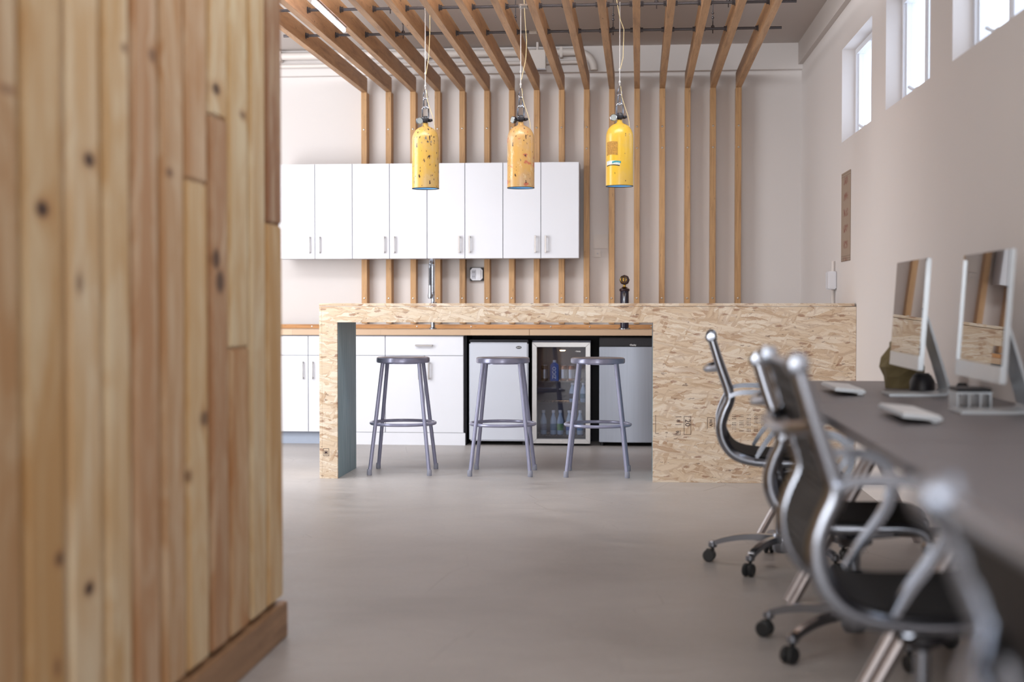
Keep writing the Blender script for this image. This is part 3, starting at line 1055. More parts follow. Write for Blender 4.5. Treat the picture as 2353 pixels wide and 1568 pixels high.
# drinks in the cooler (front row at Y 11.08)
def can(x, y, z, name, lab, col, h=.122, tilt=0):
    t = thing(name, lab, 'can', (x, y, z), group='drink cans on the upper cooler shelf')
    t.rotation_euler = (0, tilt, 0)
    m = plain('can_' + str(col[0]), srgb(*col), .25, .6, var=.1, scale=60)
    put('can_body', MB().lathe([(.020, 0), (.0265, .006), (.0265, h - .014), (.021, h - .002)], (0, 0, 0), 18), m, t, org=(0, 0, 0))
    put('rim', MB().lathe([(.021, h - .002), (.0215, h), (.019, h), (.018, h - .003)], (0, 0, 0), 18), M_bolt, t, org=(0, 0, 0))
    put('label_stripe', MB().lathe([(.0268, .02), (.0268, .09)], (0, 0, 0), 18, cap=False), M_bolt, t, org=(0, 0, 0)).scale = (1, 1, 1)
    return t
SHU, SHM, SHL = .4975, .3325, .0775
can(-.734, 11.10, SHU, 'drink_can', 'dark drink can at the left end of the upper cooler shelf', (88, 60, 48))
can(-.585, 11.10, SHU, 'drink_can', 'copper-coloured drink can just right of the blue carton', (166, 110, 70))
can(-.525, 11.10, SHU, 'drink_can', 'copper-coloured drink can, second right of the blue carton', (170, 100, 60))
can(-.465, 11.10, SHU, 'drink_can', 'copper-coloured drink can behind the right stool leg, on the upper cooler shelf', (150, 110, 90))
t = thing('juice_carton', 'blue drink carton with white cap in the cooler', 'carton', (-.655, 11.09, SHU))
cb = put('carton_body', MB().prism([(-.688, SHU), (-.622, SHU), (-.622, SHU + .125), (-.645, SHU + .145), (-.668, SHU + .145), (-.688, SHU + .125)], 'y', 11.065, 11.115), plain('carton_blue', srgb(66, 98, 170), .45), t, bevel=.002)
put('cap', MB().cyl((-.655, 11.09, SHU + .145), (-.655, 11.09, SHU + .162), .014), M_letter, t)
text('lettering', 'ZICO', .040, M_letter, t, T_(-.655, 11.0638, SHU + .065) @ Matrix.Rotation(PI / 2, 4, 'Z'), bold=.0006)
M_bott = plain('bottle_plastic', srgb(190, 208, 222), .12, .0, var=.05, scale=30)
def bottle(x, z, h, lab, col, group):
    t = thing('drink_bottle', lab, 'bottle', (x, 11.10, z), group=group)
    put('bottle_body', MB().lathe([(.022, 0), (.026, .006), (.026, h * .55), (.022, h * .66), (.011, h * .83), (.011, h * .9)], (0, 0, 0), 16), M_bott, t, org=(0, 0, 0))
    put('cap', MB().cyl((0, 0, h * .9), (0, 0, h), .0135, n=12), M_letter, t, org=(0, 0, 0))
    put('paper_label', MB().lathe([(.0266, h * .18), (.0266, h * .45)], (0, 0, 0), 16, cap=False), plain('bottle_label_' + str(col[1]), srgb(*col), .5, var=.25, scale=90), t, org=(0, 0, 0))
for k, (x, c_, l_) in enumerate(((-.742, (120, 130, 150), 'far left'), (-.664, (90, 130, 160), 'second from the left'), (-.610, (130, 175, 110), 'third from the left, green label'), (-.540, (60, 90, 170), 'fourth from the left, dark blue label'), (-.455, (80, 140, 180), 'rightmost, in front of the frame'))):
    bottle(x, SHL, .19, 'clear bottle on the bottom cooler shelf, ' + l_, c_, 'bottles on the bottom cooler shelf')
bottle(-.515, SHM, .15, 'dark-labelled bottle on the middle cooler shelf, left of two', (70, 60, 80), 'bottles on the middle cooler shelf')
bottle(-.43, SHM, .15, 'teal-labelled bottle on the middle cooler shelf, right of two', (60, 120, 140), 'bottles on the middle cooler shelf')

# ================================================================= FAUCET, TAP, SWITCHES
fx, fy = -1.627, 11.18
t = thing('spring_faucet', 'tall chrome spring-neck faucet on the worktop', 'faucet', (fx, fy, CT1))
put('stem', MB().lathe([(.030, 0), (.030, .006), (.018, .012), (.016, .16), (.020, .165), (.020, .20), (.014, .21), (.014, .30)], (fx, fy, CT1), 18), M_chrome, t)
put('neck', MB().cyl((fx, fy, CT1 + .28), (fx, fy, CT1 + .50), .008, n=10), M_chrome, t)
co = []
for k in range(0, 26 * 12):
    a = 2 * PI * k / 12
    co.append((fx + .014 * math.cos(a), fy + .014 * math.sin(a), CT1 + .27 + .0092 * k / 12))
top = CT1 + .27 + .0092 * 26
put('spring', MB().tube(co, .0028, 5), M_chrome, t)
arc = [(fx - .001, fy - .0 - .055 + .055 * math.cos(a), top + .035 * math.sin(a)) for a in [PI * k / 12 for k in range(13)]]
put('bend', MB().tube(arc, .0135, 10), M_chrome, t)
co = []
for k in range(0, 18 * 12):
    a = 2 * PI * k / 12
    co.append((fx - .005 + .013 * math.cos(a), fy - .11 + .013 * math.sin(a), top - .0092 * k / 12))
put('hose_spring', MB().tube(co, .0028, 5), M_chrome, t)
put('spray_head', MB().lathe([(.016, 0), (.019, .02), (.013, .06), (.012, .11)], (fx - .005, fy - .11, CT1 + .24), 16), M_chrome, t)
put('dock_arm', MB().tube([(fx, fy, CT1 + .27), (fx - .003, fy - .11, CT1 + .27)], .006, 8), M_chrome, t)
put('lever', MB().tube([(fx + .01, fy, CT1 + .18), (fx + .03, fy, CT1 + .185), (fx + .028, fy - .03, CT1 + .21)], .006, 8), M_chrome, t)
t = put('wall_access_panel', MB().box(-1.795, -1.63, 11.488, 11.4995, .95, 1.425), M_white, org=(-1.71, 11.49, .95), bevel=.001)
tag(t, 'flat pale access panel on the wall behind the faucet', 'panel')

bx, bz = -.0, 0
tx, ty = -.112, 11.15
t = thing('beer_tap', 'black cylindrical beer tap tower with a round dark handle', 'tap', (tx, ty, CT1))
put('flange', MB().lathe([(.046, 0), (.046, .008), (.036, .014)], (tx, ty, CT1), 20), M_chrome, t)
put('tower', MB().lathe([(.0335, .012), (.0335, .298), (.030, .303)], (tx, ty, CT1), 24), plain('tower_black', srgb(30, 27, 48), .25, var=.05), t)
put('tower_cap', MB().lathe([(.038, .298), (.040, .304), (.040, .314), (.030, .320)], (tx, ty, CT1), 24), M_gold_dark, t)
put('faucet_spout', MB().tube([(tx, ty - .03, CT1 + .275), (tx, ty - .065, CT1 + .275), (tx, ty - .08, CT1 + .255), (tx, ty - .08, CT1 + .205)], [.013, .013, .010, .007], 10), M_chrome, t)
put('handle_neck', MB().lathe([(.012, .32), (.028, .326), (.010, .334), (.010, .352)], (tx, ty - .01, CT1), 14), M_brass, t)
kn = put('handle_knob', MB().lathe([(.001, -.03), (.030, -.028), (.040, -.012), (.040, .012), (.030, .028), (.001, .03)], (tx, ty - .01, CT1 + .385), 8, M=Matrix.Rotation(PI / 2, 4, 'X')), M_gold_dark, t, smooth=False)
put('knob_ring', MB().tube([(tx - .008 + .022 * math.cos(a), ty - .042, CT1 + .387 + .022 * math.sin(a)) for a in [2 * PI * k / 20 for k in range(20)]], .003, 6, closed=True), M_brass, kn, org=ORG[t.name])
put('knob_mark', MB().box(tx - .012, tx - .004, ty - .043, ty - .038, CT1 + .375, CT1 + .399).box(tx - .014, tx - .002, ty - .043, ty - .038, CT1 + .384, CT1 + .39), M_brass, kn, org=ORG[t.name])

t = thing('outlet_box', 'square metal box with white outlet and switch on the back wall', 'outlet', (-1.305, 11.47, 1.34))
put('back_box', MB().box(-1.365, -1.255, 11.455, 11.4995, 1.285, 1.395), M_black, t, bevel=.004)
c = .018
put('cover', MB().prism([(-1.36 + c, 1.29), (-1.26 - c, 1.29), (-1.26, 1.29 + c), (-1.26, 1.39 - c), (-1.26 - c, 1.39), (-1.36 + c, 1.39), (-1.36, 1.39 - c), (-1.36, 1.29 + c)], 'y', 11.447, 11.455), M_white, t)
ou = put('receptacle', MB().box(-1.348, -1.316, 11.443, 11.448, 1.302, 1.376), M_carc, t, bevel=.001)
put('slots', MB().box(-1.340, -1.337, 11.4415, 11.4431, 1.352, 1.362).box(-1.328, -1.325, 11.4415, 11.4431, 1.352, 1.362).box(-1.340, -1.337, 11.4415, 11.4431, 1.316, 1.326).box(-1.328, -1.325, 11.4415, 11.4431, 1.316, 1.326), M_black, ou, org=ORG[t.name])
put('rocker', MB().box(-1.304, -1.274, 11.440, 11.448, 1.306, 1.372), M_white, t, bevel=.001)

t = thing('small_wall_outlet', 'small pale outlet cover on the wall just right of the wall cabinets', 'outlet', (-.33, 11.49, 1.5))
put('plate', MB().box(-.36, -.305, 11.49, 11.4995, 1.475, 1.535), M_pipe, t, bevel=.002)
put('hole', MB().cyl((-.333, 11.4885, 1.505), (-.333, 11.4901, 1.505), .006), M_carc, t)
t = put('wall_cover_plate', MB().box(-.365, -.245, 11.492, 11.4995, 1.545, 1.66), M_pipe, org=(-.3, 11.49, 1.545), bevel=.001)
tag(t, 'flat square blank cover plate on the wall above the small outlet', 'plate')

yb_ = 9.75
xw = wx(9.66)
t = thing('wall_switch_box', 'white electrical box with conduit on the right wall above the bar', 'switch', (xw - .03, 9.66, 1.25))
put('box', MB().box(xw - .055, xw - .001, 9.58, 9.72, 1.195, 1.315), M_white, t, bevel=.006)
put('conduit', MB().cyl((xw - .014, 9.66, 1.315), (xw - .014, 9.66, 1.385), .010).cyl((xw - .014, 9.66, 1.10), (xw - .014, 9.66, 1.195), .010), M_pipe, t)
xw = wx(9.2)
t = put('wall_poster', MB().prism([(wx(9.02) - .004, 9.02), (wx(9.38) - .004, 9.38), (wx(9.38) - .001, 9.38), (wx(9.02) - .001, 9.02)], 'z', 1.37, 1.937), M_poster, org=(xw - .003, 9.2, 1.6535))
tag(t, 'tall narrow faded poster with reddish lettering on the right wall', 'poster')

# ================================================================= OSB BAR
Y0 = 8.781
Y1 = 9.37
ZT = 1.102
t = thing('osb_bar', 'long strand-board bar with a teal-lined open bay, solid at its right end', 'bar', (-.35, 9.07, 0))
xR = wx(9.45) - .004
put('bar_top', MB().box(-1.998, xR, Y0, Y1, ZT - .018, ZT), M_osb, t, bevel=.001, seg=1)
put('fascia', MB().box(-1.980, .0866, Y0, Y0 + .018, .983, ZT - .0205), M_osb, t, bevel=.001, seg=1)
put('inner_top', MB().box(-1.862, .07, Y0 + .0182, Y1, .99, 1.008), M_osb, t)
put('leg_front', MB().box(-1.980, -1.883, Y0, Y0 + .018, 0, .9828), M_osb, t, bevel=.001, seg=1)
put('leg_outer_panel', MB().box(-1.998, -1.9802, Y0, Y1, 0, ZT - .0205), M_osb, t, bevel=.001, seg=1)
put('teal_panel', MB().box(-1.900, -1.882, Y0 + .0182, Y1, 0, .989), M_teal, t, bevel=.001, seg=1)['label'] = 'teal-stained inner leg panel'
put('leg_back', MB().box(-1.980, -1.9002, Y1 - .018, Y1, 0, .98), M_osb, t)
put('front_panel', MB().box(.0868, wx(Y0 + .018) - .001, Y0, Y0 + .018, 0, ZT - .0205), M_osb, t, bevel=.001, seg=1)
put('block_side_panel', MB().box(.0868, .105, Y0 + .0182, Y1, 0, ZT - .0205), M_teal, t)
put('block_back_panel', MB().box(.1052, xR, Y1 - .018, Y1, 0, ZT - .0205), M_osb, t)
# printed stamps on the boards
def frame(mb, x0, x1, z0, z1, wd=.0022, y=Y0, sides='lrtb'):
    e = .0006
    if 'b' in sides: mb.box(x0, x1, y - e, y - .0001, z0, z0 + wd)
    if 't' in sides: mb.box(x0, x1, y - e, y - .0001, z1 - wd, z1)
    if 'l' in sides: mb.box(x0, x0 + wd, y - e, y - .0001, z0, z1)
    if 'r' in sides: mb.box(x1 - wd, x1, y - e, y - .0001, z0, z1)
    return mb
st = frame(frame(MB(), -1.975, -1.938, .143, .190), -1.968, -1.946, .152, .176)
st.box(-1.964, -1.950, Y0 - .0006, Y0 - .0001, .158, .171)
put('printed_stamp', st, M_ink, t, smooth=False)
st = frame(MB(), .277, .321, .295, .408)
frame(st, .419, .463, .330, .402, sides='tlr')
frame(st, .225, .262, .355, .405, sides='tb')
frame(st, .212, .256, .292, .322, sides='br')
frame(st, .103, .124, .300, .415, sides='lb')
for k in range(5):  # the dense grade stamp, in columns of small type
    for j in range(9):
        if (k * 7 + j * 3) % 5: [st.box(.572 + k * .044 + q_ * .009, .572 + k * .044 + q_ * .009 + .0045, Y0 - .0006, Y0 - .0001, .318 + j * .0125, .3235 + j * .0125 - (j % 3) * .0015) for q_ in range(3)]
frame(st, .715, .775, .37, .42, .0014)
put('printed_stamp', st, M_ink, t, smooth=False)
R90 = Matrix.Rotation(-PI / 2, 4, 'Z')
for (s_, sz, x, z) in (('20', .046, .299, .368), ('H/V', .028, .441, .368), ('8', .03, .243, .380), ('R', .03, .236, .307), ('2', .018, .172, .307)):
    text('printed_stamp', s_, sz, M_ink, t, T_(x, Y0 - .0008, z) @ R90, depth=.0003)

# ================================================================= STOOLS
def make_stool():
    t = thing('metal_stool', '', 'stool')
    H = .753
    put('seat', MB().lathe([(.001, H - .004), (.15, H - .004), (.164, H), (.172, H - .004), (.1745, H - .012), (.1745, H - .030), (.170, H - .036), (.160, H - .030), (.001, H - .028)], (0, 0, 0), 40, cap=False), M_stool, t, org=(0, 0, 0))
    put('seat_underside', MB().lathe([(.13, H - .042), (.13, H - .030)], (0, 0, 0), 24), M_stool, t, org=(0, 0, 0))
    for sx in (-1, 1):
        for sy in (-1, 1):
            l = put('leg', MB().tube([(sx * .118, sy * .108, H - .034), (sx * .192, sy * .188, .012)], .0125, 12), M_stool, t, org=(0, 0, 0))
            put('foot_cap', MB().lathe([(.0145, 0), (.0165, .006), (.0155, .034), (.0135, .040)], (sx * .193, sy * .189, 0), 12), M_stoolc, l, org=(0, 0, 0))
    put('foot_ring', MB().tube([(.209 * math.cos(a), .203 * math.sin(a), .323) for a in [2 * PI * k / 40 for k in range(40)]], .0105, 10, closed=True), M_stool, t, org=(0, 0, 0))
    return t
s0 = make_stool()
for i, (x, y, rz, lab) in enumerate(((-1.530, 9.165, .03, 'grey metal stool nearest the teal bar leg, leftmost of three'), (-.877, 9.163, .0, 'middle grey metal stool, in front of the white mini fridge'), (-.262, 9.158, -.01, 'grey metal stool beside the solid bar end, rightmost of three'))):
    o = s0 if i == 0 else copy_tree(s0)
    o.location = (x, y, 0)
    o.rotation_euler = (0, 0, rz)
    o['label'] = lab
    o['group'] = 'grey metal stools at the bar'

# ================================================================= HANGING TANK LAMPS
def tank(x, y, zb, mat, lab, kind, gauge_rot):
    t = thing('tank_pendant', lab, 'pendant lamp', (x, y, zb), group='yellow diving tanks hung as lamps')
    R = .0815
    h = .380
    prof = [(R - .003, .002), (R, 0), (R, h - .095)]
    for k in range(1, 9):
        a = PI / 2 * k / 9
        prof.append((.016 + (R - .016) * math.cos(a), h - .095 + .085 * math.sin(a)))
    prof += [(.017, h - .004), (.016, h + .012), (.001, h + .012)]
    put('tank_shell', MB().lathe(prof, (0, 0, 0), 40, cap=False), mat, t, org=(0, 0, 0))
    put('inner_shell', MB().lathe([(R - .003, .002), (R - .003, h - .1), (.02, h - .06)], (0, 0, 0), 32, cap=False), M_tankin, t, org=(0, 0, 0))
    put('rim', MB().tube([((R - .001) * math.cos(a), (R - .001) * math.sin(a), .0) for a in [2 * PI * k / 40 for k in range(40)]], .0022, 6, closed=True), M_black, t, org=(0, 0, 0))
    put('bulb', MB().lathe([(.012, .13), (.02, .11), (.033, .07), (.030, .045), (.012, .032), (.001, .03)], (0, 0, 0), 20), emit('bulb_glow', (.55, .83, 1, 1), 1.6), t, org=(0, 0, 0))
    zv = h + .012
    v = put('valve', MB().lathe([(.012, 0), (.015, .008), (.015, .03), (.011, .042)], (0, 0, zv), 14).cyl((-.03, 0, zv + .016), (.034, 0, zv + .016), .010, n=12).lathe([(.012, 0), (.014, .006), (.012, .014)], (.03, -.0, zv + .010), 10, M=None)
            .lathe([(.010, 0), (.017, .004), (.017, .016), (.010, .02)], (.006, -.012, zv + .02), 10, M=Matrix.Rotation(PI / 2, 4, 'X')), M_black, t, org=(0, 0, 0))
    G = Matrix.Translation((-.036, -.012, zv + .012)) @ Matrix.Rotation(gauge_rot, 4, 'Z') @ RX
    g_ = put('gauge', MB().lathe([(.001, -.006), (.019, -.005), (.021, 0), (.021, .014), (.001, .014)], (0, 0, 0), 20, M=G, cap=False), M_black, t, org=(0, 0, 0))
    put('gauge_ring', MB().lathe([(.021, .011), (.022, .014), (.019, .017), (.017, .015)], (0, 0, 0), 20, M=G, cap=False), M_chrome, g_, org=(0, 0, 0))
    put('gauge_face', MB().lathe([(.0175, .0145), (.0174, .0155)], (0, 0, 0), 20, M=G), plain('gauge_face_grey', srgb(176, 184, 184), .15, .3), g_, org=(0, 0, 0))
    # shackle, two links, thimble, cable
    zl = zv + .03
    def link(mbx, zc, hh, ww, ax, r=.0042):
        pts = []
        for k in range(20):
            a = 2 * PI * k / 20
            u = ww * math.cos(a)
            z = zc + (hh - ww) * (1 if math.sin(a) > 0 else -1) + ww * math.sin(a)
            pts.append((u, 0, z) if ax == 'x' else (0, u, z))
        return mbx.tube(pts, r, 8, closed=True)
    put('shackle', link(MB(), zl + .03, .038, .019, 'x', .0048), M_chrome, t, org=(0, 0, 0))
    put('chain_link', link(MB(), zl + .089, .030, .011, 'x'), M_chrome, t, org=(0, 0, 0))
    put('snap_hook', MB().tube([(0, 0, zl + .112), (-.014, 0, zl + .125), (-.008, 0, zl + .155), (0, 0, zl + .172), (.006, 0, zl + .155), (.013, 0, zl + .125)], .0042, 8, closed=True), M_chrome, t, org=(0, 0, 0))
    zt = 2.871 - zb
    put('cable', MB().tube([(0, 0, zl + .17), (0, 0, zt - .012)], .0028, 6).lathe([(.003, 0), (.006, .004), (.006, .014), (.003, .018)], (0, 0, zl + .185), 8).lathe([(.003, 0), (.006, .004), (.006, .012), (.003, .016)], (0, 0, zl + .26), 8), M_cablew, t, org=(0, 0, 0))
    put('cable_loop', MB().tube([(0, .0125 * math.cos(a), zt + .0125 * math.sin(a)) for a in [2 * PI * k / 14 for k in range(14)]], .0025, 6, closed=True), M_cablew, t, org=(0, 0, 0))
    if kind == 3:
        w_ = [(.004, zl + .27), (.02, zl + .34), (.024, zl + .5), (.018, zt - .13), (.002, zt - .09), (-.02, zt + .03), (-.03, 3.15 - zb)]
    elif kind == 2:
        w_ = [(.004, zl + .22), (.03, zl + .34), (.036, zl + .46), (.034, zt - .2), (.024, zt - .05), (.02, zt + .04), (.015, 3.15 - zb)]
    else:
        w_ = [(.004, zl + .26), (.022, zl + .36), (.028, zl + .5), (.029, zt - .12), (.028, zt + .03), (.02, 3.15 - zb)]
    put('power_wire', MB().tube([(p, -.006, q) for p, q in w_], .0022, 6), M_cream, t, org=(0, 0, 0))
    lo = [(.006, zl + .17), (.014, zl + .10), (.030, zl + .05), (.044, zl + .01), (.054, zl - .03), (.058, zl - .07), (.052, zl - .115)]
    put('power_wire', MB().tube([(p, -.004, q) for p, q in lo], .0020, 6), M_cream, t, org=(0, 0, 0))
    if kind == 3:
        def patch(nm, a0, a1, z0, z1, m, off=.0006):
            mbp = MB()
            n = 8
            for k in range(n + 1):
                a = a0 + (a1 - a0) * k / n
                for z in (z0 + .006 * math.sin(k / n * PI), z1 + .004 * math.sin(k / n * PI)):
                    for rr in (R + .0001, R + off): mbp.v.append((rr * math.sin(a), -rr * math.cos(a), z))
            for k in range(n):
                b0 = k * 4
                b1 = b0 + 4
                mbp.f += [(b0 + 1, b1 + 1, b1 + 3, b0 + 3), (b0, b0 + 2, b1 + 2, b1), (b0 + 2, b0 + 3, b1 + 3, b1 + 2), (b0, b1, b1 + 1, b0 + 1)]
            mbp.f += [(0, 1, 3, 2), (n * 4, n * 4 + 2, n * 4 + 3, n * 4 + 1)]
            return put(nm, mbp, m, t, org=(0, 0, 0))
        patch('worn_label', -1.1, -.12, .175, .255, plain('worn_label_ochre', srgb(176, 130, 52), .6, var=.3, scale=120))
        patch('sticker', -1.15, .05, .118, .142, plain('sticker_white', srgb(214, 226, 222), .5, var=.2, scale=160))
        patch('sticker', -.55, .12, .128, .140, plain('sticker_teal', srgb(60, 150, 160), .5, var=.3, scale=160), .0009)
        patch('sticker', -1.1, .02, .112, .118, M_black, .0009)
    if kind == 1:
        pass
    return t
tank(-1.278, 8.485, 1.791, T1, 'yellow diving-tank pendant lamp speckled with dark chips, leftmost', 1, .35)
tank(-.704, 8.485, 1.791, T2, 'tan-yellow rubbed diving-tank pendant lamp with reddish marks, in the middle', 2, -.9)
tank(-.116, 8.485, 1.797, T3, 'bright yellow diving-tank pendant lamp with a small sticker, rightmost', 3, .1)

# ================================================================= DESKS
DX0 = .60
DZ = .74
seams = [6.715, 5.235, 3.755, 2.275, .795]
dl = ['farthest desk, against the right wall near the bar', 'second desk from the bar, under the larger monitor', 'third desk from the bar, beside the out-of-focus chairs', 'nearest desk, at the right edge of the view']
for i in range(4):
    ya, yb2 = seams[i], seams[i + 1] + .004
    t = thing('desk', 'grey laminate desk, ' + dl[i], 'desk', (1.0, (ya + yb2) / 2, 0), group='grey desks in a row along the right wall')
    put('desk_top', MB().prism([(DX0, yb2), (DX0, ya), (wx(ya) - .003, ya), (wx(yb2) - .003, yb2)], 'z', DZ - .03, DZ), M_desk, t, bevel=.003)
    for ly in (ya - .055, yb2 + .055):
        tr = put('trestle', MB().box(.90, .97, ly - .018, ly + .018, DZ - .06, DZ - .0305), M_leg, t, bevel=.003)
        for (xa, xb) in ((.548, .92), (wx(ly) - .06, .95)):
            put('leg', MB().tube([(xa, ly, 0), (xb, ly, DZ - .045)], .017, 10), M_leg, tr, org=ORG[t.name])
        put('stretcher', MB().tube([(.70, ly, .27), (wx(ly) - .195, ly, .27)], .009, 8), M_leg, tr, org=ORG[t.name])

# monitors
def monitor(y, x, lab, width=.60):
    t = thing('computer_monitor', lab, 'monitor', (x, y, DZ), group='slim monitors on the desks')
    hw = width / 2
    tilt = Matrix.Translation((x - .02, y, DZ + .30)) @ Matrix.Rotation(math.radians(3.8), 4, 'Y')
    z0, z1 = -.19, .228
    put('case', MB().box(.003, .020, -hw, hw, z0, z1, M=tilt).box(.020, .030, -hw * .7, hw * .7, z0 + .06, z1 - .08, M=tilt), M_alu, t, bevel=.003)
    put('screen', MB().box(0, .0032, -hw + .002, hw - .002, z0 + .055, z1 - .002, M=tilt), M_screen, t)
    put('chin', MB().box(-.0005, .0031, -hw + .001, hw - .001, z0, z0 + .054, M=tilt), M_alu, t)
    fx_ = x + .0
    # bent aluminium foot: runs up behind the panel
    pts = [(x - .10, DZ + .006), (x + .06, DZ + .006), (x + .115, DZ + .009), (x + .128, DZ + .025), (x + .118, DZ + .06), (x + .06, DZ + .25), (x + .045, DZ + .30)]
    put('stand', MB().sweep(pts, (y - .095, y + .095), [.010, .010, .011, .012, .010, .009, .008]), M_alu, t, bevel=.002)
    put('hinge', MB().cyl((x + .045, y - .04, DZ + .30), (x + .045, y + .04, DZ + .30), .014).box(x + .0, x + .045, y - .03, y + .03, DZ + .285, DZ + .315), M_alu, t)
    return t
monitor(5.66, 1.06, 'slim aluminium monitor with a dark mirror-like screen, the farther one', .60)
monitor(4.78, 1.135, 'slim aluminium monitor with a dark mirror-like screen, the nearer one', .62)
t = thing('paper_bag', 'crumpled olive paper bag behind the farther monitor', 'bag', (1.10, 6.15, DZ))
bag = MB()
ring = []
for (s_, z) in ((.85, 0), (1.0, .05), (1.12, .09), (1.0, .13), (.7, .175)):
    for k in range(10):
        a = 2 * PI * k / 10
        rr = s_ * (1 + .08 * math.sin(3 * a + z * 40))
        bag.v.append((1.115 + .085 * rr * math.cos(a), 6.15 + .07 * rr * math.sin(a), DZ + z + .001))
for i in range(4):
    for k in range(10):
        bag.f.append((i * 10 + k, i * 10 + (k + 1) % 10, (i + 1) * 10 + (k + 1) % 10, (i + 1) * 10 + k))
bag.f += [tuple(reversed(range(10))), tuple(range(40, 50))]
put('bag_body', bag, M_olive, t, smooth=False)
put('folded_top', MB().box(1.06, 1.17, 6.14, 6.16, DZ + .17, DZ + .2), M_olive, t, bevel=.004)
for (x, y, r, h, lab) in ((1.14, 5.86, .05, .075, 'small black round speaker behind the stand of the farther monitor'), (1.24, 5.60, .028, .05, 'tiny black pod on the desk between the two monitors')):
    t = thing('desk_speaker', lab, 'speaker', (x, y, DZ))
    put('shell', MB().lathe([(r * .8, 0), (r, .006), (r, h * .6), (r * .7, h * .95), (r * .2, h)], (x, y, DZ), 20), M_black, t)
    put('grille', MB().lathe([(r * .6, h * .97), (r * .55, h + .003), (r * .1, h + .004)], (x, y, DZ), 16), M_rubber, t)
t = thing('desk_organizer', 'small steel desk organizer with a black tray under the nearer monitor', 'organizer', (1.14, 5.05, DZ))
put('tray', MB().box(1.085, 1.205, 4.98, 5.12, DZ + .055, DZ + .068), M_black, t, bevel=.004)
put('shell', MB().box(1.085, 1.205, 4.98, 5.12, DZ + .048, DZ + .055), M_alu, t, bevel=.002)
for x in (1.09, 1.128, 1.166, 1.20):
    put('divider', MB().box(x - .003, x + .003, 4.985, 5.115, DZ, DZ + .048), M_alu, t)

# keyboards
def keyboard(x, y, lab, rz=0.0):
    t = thing('keyboard', lab, 'keyboard', (x, y, DZ), rz, group='white keyboards on the desks')
    M = Matrix.Rotation(math.radians(5), 4, 'Y')
    put('tray', MB().box(-.058, .058, -.215, .215, .002, .014, M=M).box(.030, .052, -.2, .2, -.006, .004, M=M), M_alu, t, org=(0, 0, -.013), bevel=.002)
    k0 = None
    kb = MB()
    for i in range(6):
        for j in range(19):
            if i == 0 and 4 < j < 10: continue
            kb.box(-.053 + i * .0178, -.053 + i * .0178 + .0155, -.209 + j * .022, -.209 + j * .022 + .0195, .014, .0175, M=M)
    kb.box(-.053, -.0375, -.099, .011, .014, .0175, M=M)
    put('keys', kb, M_key, t, org=(0, 0, -.013), smooth=False, kind='stuff')
    return t
keyboard(.815, 5.80, 'white slim keyboard on the farthest desk')
keyboard(.835, 4.50, 'white slim keyboard on the second desk, in front of the nearer monitor')

